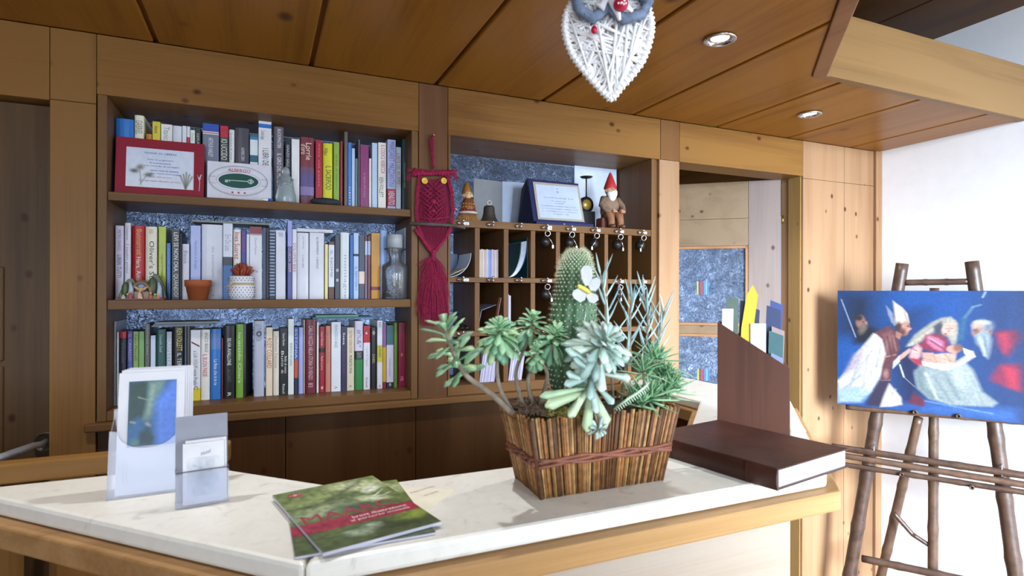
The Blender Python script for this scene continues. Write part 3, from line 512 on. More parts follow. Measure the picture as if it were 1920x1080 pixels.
# books lying flat on the rows
def lying(x0, x1, yb, yt, Y, dep, zb, col, label, pages=True, skew=0):
    a = AY(x0, yb, Y); c = AY(x1, yb, Y); h = max(.004, AY((x0+x1)/2, yt, Y).z-AY((x0+x1)/2, yb, Y).z); z = zb; t = .0012
    b = MB().mat(plain(col, .4)); b.box((a.x, Y, z), (c.x, Y+dep, z+t)); b.box((a.x, Y, z+h-t), (c.x, Y+dep, z+h)); b.box((a.x, Y, z+t), (c.x, Y+.0015, z+h-t))
    o = b.build('book', None, None, None, label, 'book', 'books lying on top of the rows')
    MB().box((a.x+.003, Y+.0018, z+t+.0002), (c.x-.003, Y+dep-.003, z+h-t-.0002)).build('page_block', PAGE, o); return o
top2 = lambda py, xm: AY(xm, py, .082).z
zt = top2(419, 427)+.0012
for args in ((360, 505, 417, 413.5, .088, .12, zt, '#7c8078', 'thin grey-green book lying on top of the tall white books, middle bookshelf'),
             (557, 624, 436.5, 430.8, .082, .13, top2(436.5, 594)+.0016, '#d8dbe2', 'white thin book with red lettering lying on the matching white pair, middle bookshelf')):
    lo_ = lying(*args)
p = AY(590, 436, .0815); MB().mat(plain('#b04450', .5)).text('Terapia', (p.x+.01, .0815, zt-0 if 0 else top2(436.5,580)+.003), (1,0,0), (0,0,1), .022, .003).build('lettering', None, lo_)
z3 = AY(302, 617.5, .082).z+.0006
z3 = max(z3, AY(334, 612.5, .082).z+.0006, AY(276, 607, .082).z*0)
for i, (c, l) in enumerate((('#8c929c', 'grey magazine lying at the bottom of the pile of magazines'), ('#6c7884', 'blue-grey magazine lying in the middle of the pile of magazines'), ('#9aa0a0', 'pale magazine lying on top of the pile of magazines'))):
    b = MB().mat(plain(c, .5)); xa = AY(284+i*3, 600, .09).x; xb = AY(392+i*8, 600, .09).x; b.box((xa, .09+i*.003, z3+i*.0042), (xb, .225, z3+i*.0042+.0038)).build('magazine', None, None, None, l+', above the bottom row', 'magazine', 'magazines lying above the bottom row')
z3 = AY(582, 599, .082).z+.0006; z3 = max(z3, AY(548, 598, .082).z*0)
for i, (c, x0, x1, l) in enumerate((('#2c6478', 586, 700, 'dark teal-blue booklet lying flat above the crimson book, the lower of two'), ('#5c9c7c', 592, 672, 'sea-green booklet lying flat above the crimson book, the upper of two'))):
    xa = AY(x0, 592, .1).x; xb = AY(x1, 592, .1).x; MB().mat(plain(c, .4)).box((xa, .1, z3+i*.006), (xb, .225, z3+i*.006+.0052)).build('booklet', None, None, None, l+', bottom bookshelf', 'booklet', 'booklets lying above the crimson book')
# book with a dark photographic cover, turned out of the row
a = AY(461, 600, .082); c = AY(474, 600, .19); zt = AY(468, 607, .12).z
b = MB().mat(plain('#2a2426', .3, bump=.2, bscale=120, var=.5)); dvv = Vector((c.x-a.x, c.y-a.y, 0)); nn_ = Vector((dvv.y, -dvv.x, 0)).normalized()*.006
b.slab([Vector((a.x, a.y, Z3+.0004)), Vector((a.x, a.y, Z3+.0004))+nn_*-1, Vector((c.x, c.y, Z3+.0004))-nn_, Vector((c.x, c.y, Z3+.0004))], (0,0,zt-Z3))
b.build('book', None, None, None, 'thin book with a dark photographic cover turned out of the row, on the bottom bookshelf', 'book')
# ================================================================ key cabinet
kc = thing('key_cabinet', (1.01,.1,1.107), 'wooden key cabinet of small pigeonholes under one open shelf', 'cabinet')
KW = wood('key_cabinet_pine', '#74502e', '#8c643c', 'X', knots=False); KV = wood('key_cabinet_upright_pine', '#74502e', '#8a623a', 'Z', knots=False)
KR = [(1.703,1.678),(1.507,1.490),(1.323,1.305),(1.140,1.107)]; KX0, KX1 = .583, 1.412
MB().box((XM1+.001,-.001,1.107),(KX0,.25,ZB-.001)).build('side_panel', KV, kc)
MB().box((KX1,.002,1.107),(KX1+.018,.25,ZB-.001)).build('side_panel', KV, kc, bevel=.001)
MB().box((KX1+.0185,.014,1.107),(XR0,.25,ZB-.001)).build('side_panel', KV, kc)
for i, (zt, zb) in enumerate(KR): MB().box((KX0+.0005,.004,zb),(KX1-.0005,.25,zt)).build('shelf', KW, kc, bevel=.001)
DX = [(.674,.692),(.782,.800),(.887,.905),(.989,1.006),(1.089,1.109),(1.198,1.214),(1.305,1.322)]
COLX = [KX0]+[v for d in DX for v in d]+[KX1]; CC = [(COLX[2*i]+COLX[2*i+1])/2 for i in range(8)]
for (a, c) in DX:
    b = MB()
    for r in range(3): b.box((a,.007,KR[r+1][0]+.0003),(c,.25,KR[r][1]-.0003))
    b.build('divider', KV, kc, bevel=.001)
MB().box((XM1,.252,1.11),(XR0,.257,ZB-.001)).build('glass_back', BG, kc)
bk = MB()                                               # brown boards behind most of the pigeonholes
bk.box((.70,.2485,1.14),(KX1-.001,.2498,1.677)); bk.build('back_board', DARKW, kc)
# hooks
def hook(x, z, label):
    t = thing('key_hook', (x, .0035, z), label, 'hook', 'chrome hooks along the key cabinet')
    b = MB().mat(CHROME); b.ball((x-.010,-.004,z), .0065, 10, sy=.6); b.ball((x-.010,-.009,z), .003, 8); b.ball((x+.004,-.011,z+.008), .0048, 10)
    b.tube([(x+.001,.003,z-.002),(x+.001,-.006,z-.006),(x+.002,-.014,z-.006),(x+.004,-.014,z),(x+.004,-.011,z+.008)], .0019, 8)
    b.build('hook', None, t); return t
def plate(x, z, txt, big=False):
    h = .013 if big else .0085; b = MB().mat(plain('#dfe2e8', .4)); b.box((x+.008,-.0012,z-h/2-.001),(x+.008+.017,.0035,z+h/2))
    b.mat(plain('#30343c', .5)); b.text(txt, (x+.0115,-.0013,z-.0035), (1,0,0), (0,0,1), .009, .0055)
    b.build('number_plate', None, None, None, 'white number plate %s on the key cabinet' % txt, 'number plate', 'white number plates of the key cabinet')
def fob(x, z, dx, n):
    t = thing('room_key', (x, -.008, z-.05), '', 'key', 'room keys with dark ball fobs'); zr = z-.012-.0055; yc = -.0125
    MB().ring((x+.002, yc, zr-.005), .0095, .0012, (.25,1,.1)).build('key_ring', CHROME, t)
    b = MB().mat(plain('#2e2a28', .35, .5, bump=.4, bscale=90, name='dark_bronze')); cz = z-.05; b.ball((x+.006, .0185, cz), .0195, 18); b.ball((x+.006, .0185, cz+.020), .006, 8); b.build('ball_fob', None, t)
    b = MB().mat(CHROME); p0 = Vector((x+.002, yc, zr-.0145)); p1 = Vector((x+dx, yc-.002, zr-.046)); b.tube([p0, p0*.5+p1*.5+Vector((.002,0,0)), p1], .0015, 6); b.slab([p1+Vector((-.003,0,-.012)), p1+Vector((.003,0,-.012)), p1+Vector((.003,0,0)), p1+Vector((-.003,0,0))], (0,.0015,0))
    b.build('key', None, t); return t
ROWN = ('top', 'middle', 'bottom')
ORD = ('first', 'second', 'third', 'fourth', 'fifth', 'sixth', 'seventh', 'eighth', 'ninth', 'tenth', 'eleventh', 'twelfth')
for r in range(3):
    zc_ = (KR[r][0]+KR[r][1])/2
    for i in range(8):
        hook(CC[i]-.006, zc_, 'chrome hook above the %s pigeonhole from the left in the %s row' % (ORD[i], ROWN[r]))
plates = {(0,0):'20', (0,3):'3', (0,4):'4', (0,5):'5', (0,6):'6', (0,7):'7', (1,0):'21', (1,3):'10', (1,4):'11', (1,5):'12', (1,6):'14', (1,7):'15', (2,5):'18', (2,3):'16'}
for (r, i), s_ in plates.items(): plate(CC[i]-.004, (KR[r][0]+KR[r][1])/2, s_, (r, i) == (0, 3))
for r, i, dx in ((0,3,.022),(0,4,.02),(0,5,-.02),(0,6,.012),(0,7,-.014),(1,3,.018),(1,6,.004),(1,7,-.016)):
    t = fob(CC[i]-.004, (KR[r][0]+KR[r][1])/2, dx, i); t['label'] = 'room key with a dark ball fob hanging at the %s pigeonhole of the %s row' % (ORD[i], ROWN[r])
# things in the pigeonholes
def curved_sheet(x0, x1, z0, z1, y, col, name, label, cat, bend=.03, n=10, th=.002, pages=None):
    b = MB().mat(plain(col, .35)); vs = [];
    for i in range(n+1):
        t = i/n; xx = x0+(x1-x0)*t; vs.append((xx, y))
    return b
# bent blue brochure, first hole of the top row
def lsheet(cx0, cx1, z0, h, y0, cols, name, label, cat, bendx):
    """stack of sheets standing in a hole and curling over to one side"""
    o = None
    for j, c in enumerate(cols):
        b = MB().mat(plain(c, .4)); prof = []; n_ = 10
        for i in range(n_+1):
            t = i/n_; prof.append((cx0+(cx1-cx0)*(1-math.cos(t*math.pi/2))**bendx-j*.0022, z0+.0006+h*math.sin(t*math.pi/2)**.9+0*j))
        pts = [Vector((max(x, cx0-.001), y0+j*.0006, z)) for x, z in prof]; q = [p+Vector((.0018,0,0)) for p in pts][::-1]
        b.slab(pts+q, (0,.13,0)); ob = b.build(name, None, o, None, label if o is None else None, cat if o is None else None)
        if o is None: o = ob
    return o
def leaf_sheet(pts, dy, col, name, label, cat, parent=None):
    """sheet given by its edge line (x, z) and depth into the hole, 1.6 mm thick"""
    b = MB().mat(plain(col, .35)); P0 = [Vector((x, dy[0], z)) for x, z in pts]; nrm = []
    for i in range(len(P0)):
        t = (P0[min(i+1, len(P0)-1)]-P0[max(i-1, 0)]).normalized(); nrm.append(Vector((t.z, 0, -t.x))*.0016)
    b.slab([p for p in P0]+[p+n_ for p, n_ in zip(P0, nrm)][::-1], (0, dy[1]-dy[0], 0)); return b.build(name, None, parent, None, label, cat)
def arc(x0, z0, x1, z1, n=9, k=1):                        # from the floor up one side of the hole
    return [(x0+(x1-x0)*math.sin(t*math.pi/2)**k, z0+(z1-z0)*(1-math.cos(t*math.pi/2))**k) for t in [i/n for i in range(n+1)]]
leaf_sheet(arc(.588, 1.509, .668, 1.592), (.03,.16), '#cfd6e0', 'brochure', 'white-edged brochure bent up the right side of the first pigeonhole of the top row', 'brochure')
leaf_sheet([(.5865,1.5105),(.586,1.64)], (.03,.17), '#b4c4dc', 'brochure', 'pale brochure standing against the left side of the first pigeonhole of the top row', 'brochure')
leaf_sheet([(.590,1.5125),(.655,1.543)], (.035,.16), '#c8b890', 'leaflet', 'cream leaflet lying askew in the first pigeonhole of the top row', 'leaflet')
b = MB().mat(plain('#30486c', .3, bump=.2)).box((.592,.165,1.512),(.664,.168,1.596)); b.build('postcard', None, None, None, 'dark blue postcard at the back of the first pigeonhole of the top row', 'postcard')
# row of booklets in the second hole
for i in range(11):
    x = .6985+i*.0066; c = ['#c9b8a0','#b8a89a','#c4b4ae','#a89aa0','#c0b4b0','#8090c0','#6a7cb8','#b0a4b0','#a898a0','#c0b0a8','#98909c'][i]
    MB().mat(plain(c, .5)).box((x,.03,1.5075),(x+.0058,.15,1.605+.003*((i*5)%3)/3)).build('booklet', None, None, None, 'upright booklet, %s from the left of eleven in the second top-row pigeonhole' % ORD[i], 'booklet', 'booklets in the second pigeonhole')
# magazines curling in the third hole
for j in range(7):
    pts = arc(.803+j*.0021, 1.5093+j*.0003, .858+j*.0045, 1.636+j*.0012, k=.85); c = ['#1f4c40','#d4d8e4','#c8cfe0','#d6dbe8','#c0c8dc','#d8dcea','#2c4a80'][j]
    leaf_sheet(pts, (.03+j*.0005,.17), c, 'magazine', 'curling magazine, %s from the left in the third pigeonhole of the top row' % ORD[j], 'magazine')['group'] = 'magazines curling in the third pigeonhole'
leaf_sheet([(.8845,1.5090),(.883,1.655)], (.03,.17), '#1c4a50', 'folder', 'dark green folder standing at the right side of the third pigeonhole', 'folder')
MB().mat(plain('#34507c', .4)).slab([(.8035,.17,1.5085),(.8035,.172,1.5085),(.872,.172,1.5085),(.872,.17,1.5085)], (0,0,.135)).build('folder', None, None, None, 'blue folder at the back of the third pigeonhole', 'folder')
# second row
leaf_sheet([(.705,1.3245),(.718,1.392),(.775,1.412)], (.06,.2), '#8c90b0', 'envelope', 'grey envelope leaning in the second pigeonhole of the middle row', 'envelope')
leaf_sheet([(.760,1.3245),(.781,1.437)], (.03,.05), '#c08878', 'ticket', 'thin pink-edged ticket leaning in the second pigeonhole of the middle row', 'ticket')
for i in range(3): MB().mat(plain(('#b8b8d4','#9898b8','#c0c0d8')[i], .5)).box((.802+i*.006,.03,1.3236),(.807+i*.006,.15,1.452-.004*i)).build('booklet', None, None, None, 'lilac booklet, %s from the left in the third pigeonhole of the middle row' % ORD[i], 'booklet', 'booklets in the third pigeonhole of the middle row')
# third row: leaning stacks of leaflets
for q, (xa, n_, nm) in enumerate(((.7, 12, 'second'), (.81, 11, 'third'))):
    for i in range(n_):
        c = ('#b8b4cc','#a8a4c0','#cfcbdc','#9c98b8','#c4bfd4')[i%5]; x = xa+i*.0048; ln = .016
        MB().mat(plain(c, .5)).slab([(x,.03,1.1406),(x+.0038,.03,1.1406),(x+.0038+ln,.03,1.25),(x+ln,.03,1.25)], (0,.12,0)).build('leaflet', None, None, None, 'leaning pale leaflet, %s from the left in the %s bottom-row pigeonhole' % (ORD[i], nm), 'leaflet', 'leaning leaflets in the %s pigeonhole of the bottom row' % nm)
# bunch of black keys, left hole of the third row
b = MB().mat(plain('#1c1a1c', .35, .6)); c = AY(858, 592, .02)
b.ring((c.x, .02, c.z), .012, .002, (0,1,0)); 
for a_ in (.3,.9,1.5,2.2): b.tube([(c.x+.01*math.cos(a_), .018, c.z-.01), (c.x+.034*math.cos(a_-.4), .018, c.z-.04)], .0025, 6); b.ball((c.x+.036*math.cos(a_-.4),.018,c.z-.043), .006, 8, sy=.4)
b.tube([(c.x,.02,c.z+.012),(c.x,.004,1.318)], .0015, 5); b.build('key_bunch', None, None, None, 'small bunch of black keys hanging at the left of the bottom row of pigeonholes', 'keys')
# ---------------------------------------------------------------- on the open shelf of the key cabinet (z 1.703)
ZK = 1.7035
def px(x, y, Y): return AY(x, y, Y)
def card(x0, x1, yt0, yt1, Y, col, name, label, rnd=0):
    a = AY(x0, 400, Y).x; c = AY(x1, 400, Y).x; za = AY(x0, yt0, Y).z; zb = AY(x1, yt1, Y).z
    pts = [(a, Y, ZK), (c, Y, ZK), (c, Y, zb), (a, Y, za)]
    if rnd: pts = [(a,Y,ZK),(c,Y,ZK),(c,Y,zb)]+[(a+rnd-rnd*math.sin(t), Y, za-rnd+rnd*math.cos(t)) for t in [i*math.pi/10 for i in range(6)]]
    return MB().mat(plain(col, .5, bump=.1)).slab(pts, (0,.003,0)).build(name, None, None, None, label, 'card')
card(888, 942, 334, 341, .235, '#76797e', 'grey_card', 'grey card leaning on the glass behind the small bell')
card(942, 1000, 340, 344, .238, '#a8b4cc', 'blue_card', 'pale blue card on the glass between the bell and the award case')
card(1077, 1156, 300, 311, .235, '#c4cfe4', 'white_card', 'large pale card with a rounded corner on the glass behind the gnome', .02)
# straw doll
p = px(877, 410, .10); t = thing('straw_doll', (p.x, .10, ZK), 'straw doll with a tall cap and beaded shawl on the key cabinet shelf', 'doll'); STR = plain('#a87848', .8, bump=.8, bscale=250, var=.3, name='straw')
b = MB().mat(STR); b.lathe([(.040,.0),(.046,.001),(.036,.02),(.024,.034),(.0,.04)], (p.x,.10,ZK), 28)
for i in range(40): a_ = i*2*math.pi/40; b.tube([(p.x+.024*math.cos(a_),.10+.024*math.sin(a_),ZK+.034),(p.x+.040*math.cos(a_),.10+.040*math.sin(a_),ZK+.016),(p.x+.049*math.cos(a_),.10+.049*math.sin(a_),ZK+.0015)], .0017, 5)
b.build('skirt', None, t)
b = MB().mat(plain('#c8beb4', .7)); b.ring((p.x,.10,ZK+.036), .031, .0048, (0,0,1), 28, 7); b.build('braided_belt', None, t)
b = MB().mat(plain('#7a4420', .5, bump=.5, var=.4)); b.lathe([(.0,.03),(.024,.034),(.027,.055),(.022,.075),(.015,.088),(.0,.094)], (p.x+.001,.10,ZK), 20)
b.mat(plain('#8c1c20', .4)); 
for i in range(9): a_ = math.pi+i*math.pi/8; b.ball((p.x+.027*math.cos(a_),.10+.025*math.sin(a_),ZK+.043), .005, 8)
b.mat(plain('#c8a040', .3, .6))
for i in range(14): a_ = math.pi*1.05+(i%7)*math.pi/7.7; b.ball((p.x+.025*math.cos(a_),.10+.025*math.sin(a_),ZK+.056+.012*(i//7)), .003, 6)
b.build('beaded_body', None, t)
b = MB().mat(plain('#d8b080', .6)); b.ball((p.x-.002,.092,ZK+.100), .014, 14); b.mat(K__ := plain('#181410', .5)); b.ball((p.x-.007,.079,ZK+.102), .0018, 6); b.ball((p.x+.003,.079,ZK+.102), .0018, 6); b.build('head', None, t)
b = MB().mat(plain('#8a5c24', .5, bump=.5, var=.4)); b.lathe([(.019,.098),(.0175,.112),(.013,.128),(.008,.142),(.0,.15)], (p.x-.003,.103,ZK), 18); b.mat(plain('#cdbb9c', .7)).lathe([(.021,.093),(.022,.100),(.019,.107)], (p.x-.001,.104,ZK), 18); b.build('tall_cap', None, t)
# bell
p = px(917, 412, .07); t = thing('small_bell', (p.x,.07,ZK), 'small dark bronze bell beside the straw doll', 'bell')
MB().lathe([(.0335,.0),(.036,.001),(.032,.008),(.026,.018),(.0215,.035),(.020,.055),(.017,.062),(.0,.065)], (p.x,.07,ZK), 28).build('bell_body', plain('#453e38', .5, .4, bump=.2, name='dark_bell_bronze'), t)
MB().ring((p.x,.07,ZK+.074), .008, .0028, (0,1,0)).build('hanging_loop', plain('#a8a49c', .5, .5), t)
# velvet award case
NV = plain('#101a4c', .7, name='navy_velvet'); a0 = px(982, 410, .10).x; a1 = px(1110, 410, .06).x
t = thing('award_case', (a0+.09,.09,ZK), 'open navy velvet case with a framed certificate plate', 'award case')
L0, L1 = px(1003, 400, .055).x, px(1096, 400, .055).x; top = px(1003, 334, .09).z
b = MB().mat(NV); b.box((L0-.006,.03,ZK),(px(1111,400,.04).x,.065,ZK+.014)); cbase = b.build('case_base', None, t, bevel=.003)
fr = (L0-.008,.050,ZK+.015); R1 = px(1092,400,.07).x; u_ = Vector((0,.30,.954)).normalized(); hh = (top-ZK-.015)/u_.z
b = MB().mat(NV); b.slab([Vector(fr), Vector((R1,.050,ZK+.015)), Vector((R1,.050,ZK+.015))+u_*(hh-.004), Vector(fr)+u_*hh], (0,.008,0)); b.build('case_lid', None, t, bevel=.002)
b = MB().mat(plain('#0c1438', .7)); xl = px(972,400,.15).x; b.slab([Vector(fr)+Vector((0,.0085,0)), Vector((xl,.16,ZK)), Vector((xl+.02,.165,top-.03)), Vector(fr)+u_*hh+Vector((0,.0085,0))], (.002,.002,0)); b.build('case_flap', None, t)
w_ = R1-L0; o = Vector((L0+.010,.0496,ZK+.022)); pw = w_-.014; ph = hh-.022; nn_ = Vector((0,-.954,.30))
b = MB().mat(plain('#cdc6bc', .35, .6, bump=.5, bscale=400, name='beaded_silver')); b.slab([o, o+Vector((pw,0,0)), o+Vector((pw,0,0))+u_*ph, o+u_*ph], nn_*.0015)
for i in range(26):
    for q in (o+Vector((pw*i/25,0,0)), o+Vector((pw*i/25,0,0))+u_*ph): b.ball(q+nn_*.002, .0016, 5)
for i in range(1, 16):
    for q in (o+u_*(ph*i/16), o+Vector((pw,0,0))+u_*(ph*i/16)): b.ball(q+nn_*.002, .0016, 5)
b.mat(plain('#b4c0d8', .3)); o2 = o+Vector((.009,0,0))+u_*.009+nn_*.0017; b.slab([o2, o2+Vector((pw-.018,0,0)), o2+Vector((pw-.018,0,0))+u_*(ph-.018), o2+u_*(ph-.018)], nn_*.0004)
b.mat(plain('#20283c', .5)); cx_ = pw-.018
for k, (s_, f_, y_, h_) in enumerate((('COMUNE DI', .7, .60, .0034), ('Fraternità', .34, .50, .0032), ('AL SIGNOR', .22, .43, .0034), ('IN RICONOSCENZA PER LA SUA', .82, .34, .0034), ('ATTIVITA ALBERGHIERA E PER', .86, .26, .0032), ('IL CONTRIBUTO ALLO SVILUPPO', .84, .18, .0032), ('30 AGOSTO 1998', .36, .10, .0034))):
    b.text(s_, o2+nn_*.0006+Vector((cx_*(1-f_)/2,0,0))+u_*((ph-.018)*y_), (1,0,0), u_, cx_*f_, h_)
b.ring(o2+nn_*.0008+Vector((cx_/2,0,0))+u_*((ph-.018)*.80), .0035, .0006, nn_, 14, 4); b.ball(o2+nn_*.0008+Vector((cx_/2,0,0))+u_*((ph-.018)*.90), .0018, 6)
b.build('certificate_plate', None, t)
MB().mat(plain('#c8c0a8', .3, .7)).lathe([(0,-.002),(.0035,-.001),(.003,.0005),(0,.001)], ((L0+R1)/2+.004,.029,ZK+.007), 12, (0,-1,0)).build('clasp', None, cbase)
# kitchen scale with a round dial
p = px(1100, 410, .13); t = thing('kitchen_scale', (p.x,.13,ZK), 'little black kitchen scale with a gilt dial behind the award case', 'scale'); BKM = plain('#16161a', .4, .5)
zc_ = px(1102, 383, .12).z; b = MB().mat(BKM); b.lathe([(.0,-.02),(.030,-.02),(.032,-.016),(.032,.0)], (p.x,.13,zc_), 28, (0,-1,0), 1, 1.0); b.box((p.x-.03,.115,ZK),(p.x+.03,.16,zc_-.028)); b.build('scale_body', None, t)
MB().mat(plain('#1c1c20', .5)).lathe([(0,.0),(.029,.0),(.029,.0006),(0,.0006)], (p.x,.1295,zc_), 28, (0,-1,0)).mat(plain('#b49848', .4, .5)).lathe([(0,.0007),(.021,.0007),(.021,.0014),(0,.0014)], (p.x,.1295,zc_), 11, (0,-1,0)).build('dial', None, t)
b = MB().mat(BKM); zt = px(1100, 333, .13).z; b.tube([(p.x-.002,.13,zc_+.03),(p.x-.002,.13,zt-.004)], .003, 8); b.lathe([(.003,-.004),(.020,-.002),(.026,.003),(.024,.003),(.0,.0)], (p.x-.002,.13,zt), 24); b.build('pan', None, t)
# garden gnome
p = px(1146, 424, .06); gx_, gy = p.x, .06; t = thing('garden_gnome', (gx_,gy,ZK), 'small seated gnome figure with a red pointed hat and white beard', 'figurine')
k = (px(1143, 322, .06).z-ZK)/.150; SK = plain('#c49070', .6); CO = plain('#7c6450', .8, bump=.5, bscale=120, var=.25); TR = plain('#8c6040', .8, bump=.5, bscale=120, var=.2)
def G(x, y, z): return (gx_+x*k, gy+y*k, ZK+z*k)
b = MB().mat(plain('#6c3c34', .8, bump=.5)); b.box(G(-.030,-.004,0), G(.032,.028,.030)); b.build('log_seat', None, t, bevel=.006)
b = MB().mat(CO); b.lathe([(.022*k,.028*k),(.027*k,.045*k),(.026*k,.07*k),(.019*k,.085*k),(.006*k,.092*k)], G(.002,.010,0), 20, sy=.75)
for s_ in (-1, 1): b.tube([G(s_*.020+.002,.008,.082), G(s_*.031+.002,.0,.062), G(s_*.024+.002,-.016,.046), G(s_*.012+.002,-.022,.046)], [.0085*k,.0085*k,.007*k,.006*k], 10)
jk = b.build('jacket', None, t)
b = MB().mat(TR)
for s_ in (-1, 1): b.tube([G(s_*.012,.012,.032), G(s_*.014,-.018,.036), G(s_*.014,-.022,.018), G(s_*.014,-.020,.004)], [.012*k,.0115*k,.009*k,.0085*k], 10)
b.build('trousers', None, t)
b = MB().mat(plain('#5c3828', .6))
for s_ in (-1, 1): b.ball(G(s_*.015,-.027,.0055), .0085*k, 10, sz=.65, sy=1.5)
b.build('shoes', None, t)
b = MB().mat(SK); b.ball(G(.0,.004,.102), .0145*k, 16, 1.05); b.ball(G(0,-.0125,.1005), .0035*k, 8)
for s_ in (-1, 1): b.ball(G(s_*.0145,.004,.101), .0035*k, 8, sx=.6)
b.mat(K__); 
for s_ in (-1, 1): b.ball(G(s_*.0052,-.0095,.104), .0014*k, 6)
b.build('face', None, t)
for s_ in (-1, 1):
    b = MB().mat(SK); b.ball(G(s_*.012+.002,-.0265,.045), .0065*k, 8, .7)
    for f_ in range(4): b.tube([G(s_*.012+.002+(f_-1.5)*.003,-.029,.046), G(s_*.012+.002+(f_-1.5)*.0032,-.034,.044), G(s_*.012+.002+(f_-1.5)*.003,-.034,.040)], .0014*k, 5)
    b.build('hand', None, jk)
b = MB().mat(plain('#d8d4cc', .8, bump=.8, bscale=200)); b.lathe([(.002*k,-.026*k),(.009*k,-.018*k),(.0145*k,-.006*k),(.0145*k,.001*k),(.009*k,.004*k)], G(0,-.004,.096), 16, sy=.75)
for s_ in (-1, 1): b.ball(G(s_*.005,-.0130,.0968), .0045*k, 8, .5)
b.build('beard', None, t)
MB().mat(plain('#a82420', .6, bump=.2)).lathe([(.0165*k,.106*k),(.0172*k,.109*k),(.0135*k,.120*k),(.0075*k,.136*k),(.0025*k,.148*k),(0,.150*k)], G(0,.005,0), 20).build('pointed_hat', None, t)
# ================================================================ macrame owl
OW = plain('#8c0c3c', .85, bump=1, bscale=350, var=.35, name='crimson_yarn'); OWD = plain('#700a30', .85, bump=1, bscale=350, var=.3)
t = thing('macrame_owl', tuple(AY(810,420,-.01)), 'crimson macrame owl with yellow button eyes hanging from a nail', 'wall hanging')
def O(x, y, d=.012): return AY(x, y, -d)
def cord(b, pts, r=.0022, n=6, tw=True):
    b.tube(pts, r, n)
    return b
def braid(b, A, B, r=.0035, turns=10, nst=2, n=28):
    A = Vector(A); B = Vector(B); ax = (B-A).normalized(); a = ax.orthogonal().normalized(); c = ax.cross(a)
    for s_ in range(nst): b.tube([A.lerp(B, i/n)+(a*math.cos(turns*2*math.pi*i/n+s_*2*math.pi/nst)+c*math.sin(turns*2*math.pi*i/n+s_*2*math.pi/nst))*r*.75 for i in range(n+1)], r, 5)
b = MB().mat(OW); braid(b, O(811,255), O(812,316), .0032, 5); braid(b, O(807,262), O(811,300), .002, 4); b.build('hanging_cord', None, t)
b = MB().mat(OW); braid(b, O(772,326), O(850,323), .0065, 7); braid(b, O(776,318), O(846,330), .004, 6)
rr = random.Random(3)
for sx_, x0 in ((-1, 776), (1, 846)):
    for i in range(26): a_ = rr.uniform(-.9,.9); L_ = rr.uniform(6,16); b.tube([O(x0,324+rr.uniform(-5,5), .012+rr.uniform(-.004,.006)), O(x0+sx_*L_*.5,324+a_*6), O(x0+sx_*L_*.9,324+a_*14+rr.uniform(0,8))], .0011, 4)
b.build('head_fringe', None, t)
def P_(x): return x
b = MB().mat(OW)                                            # body of many knotted cords
L_ = [(785,330),(781,360),(779,395),(783,425),(792,450),(808,470)]; Rr = [(841,330),(848,360),(851,395),(847,425),(834,450),(818,470)]
for side in (L_, Rr):
    for w_ in (0, 3):
        pts = [O(x+(w_ if side is L_ else -w_), y) for x, y in side]
        for q0, q1 in zip(pts[:-1], pts[1:]): braid(b, q0, q1, .0026, 3, 2, 10)
for i in range(9):                                          # V shaped rows down the chest
    y = 334+i*9; wv = 24-abs(i-3.5)*1.8
    for s_ in (-1, 1): b.tube([O(812+s_*wv, y-2, .013), O(812+s_*wv*.5, y+7, .016), O(812, y+15, .013)], .0021, 5)
for i in range(6):
    for s_ in (-1, 1): b.tube([O(812+s_*2, 352+i*8, .017), O(812+s_*(18-i*2), 364+i*8, .014)], .0022, 5)
b.ball(O(812,378,.017), .011, 12, .9); b.ball(O(812,395,.015), .008, 10)
for i in range(15): x = 789+i*3.4; b.tube([O(x, 392+abs(i-7)*-1.6, .010), O(x, 414, .012)], .0013, 4)
b.tube([O(786,408,.014), O(812,411,.015), O(843,407,.014)], .0026, 6)
for i in range(15): x = 787+i*3.7; b.tube([O(x, 424, .012), O(812+(x-812)*.66, 446, .012), O(812+(x-812)*.15, 470, .011)], .0013, 4)
for s_ in (-1, 1): braid(b, O(812+s_*34,430,.013), O(812+s_*4,472,.013), .0036, 5, 3, 16)
owl_body = b.build('knotted_body', None, t)
b = MB().mat(OWD); b.slab([O(787,336,.004), O(784,395,.004), O(790,440,.004), O(811,468,.004), O(833,440,.004), O(846,395,.004), O(839,336,.004)], (0,.003,0)); b.build('backing_weave', None, t)
b = MB().mat(OW); b.ball(O(812,474,.012), .009, 12, 1.2); braid(b, O(812,470), O(812,488), .006, 2, 3, 10); b.build('tail_knot', None, t)
b = MB().mat(OW)
for i in range(330):
    u0 = rr.uniform(-1,1); yb = 612-rr.uniform(0,1)**2*110+(-14 if abs(u0) > .75 else 0); x1 = 811+u0*30; d0 = .008+rr.uniform(0,.016)*(1-abs(u0)*.6)
    f1 = min(1, (yb-482)/130); m_ = 482+(yb-482)*.35; mm = 482+(yb-482)*.7
    b.tube([O(812+u0*3,480,.010), O(812+u0*16+rr.uniform(-1,1), m_, d0), O(812+u0*27+rr.uniform(-3,3), mm, d0+rr.uniform(-.003,.003)), O(x1+rr.uniform(-4,4), yb, max(.004, d0-.002))], .0010, 3, False)
b.build('tassel_tail', None, t)
YB = plain('#d8b43c', .35, name='yellow_button')
for x in (796, 832):
    c = O(x,339,.0165); b = MB().mat(YB); b.lathe([(0,.0015),(.006,.0015),(.0075,.0035),(.0098,.0035),(.0105,.0015),(.0105,0),(0,0)], c, 24, (0,-1,0)); b.mat(plain('#4a3a10', .5))
    for dx, dz in ((-.002,-.002),(.002,-.002),(-.002,.002),(.002,.002)): b.ball((c.x+dx, c.y-.0016, c.z+dz), .0009, 6)
    b.build('button_eye', None, owl_body)
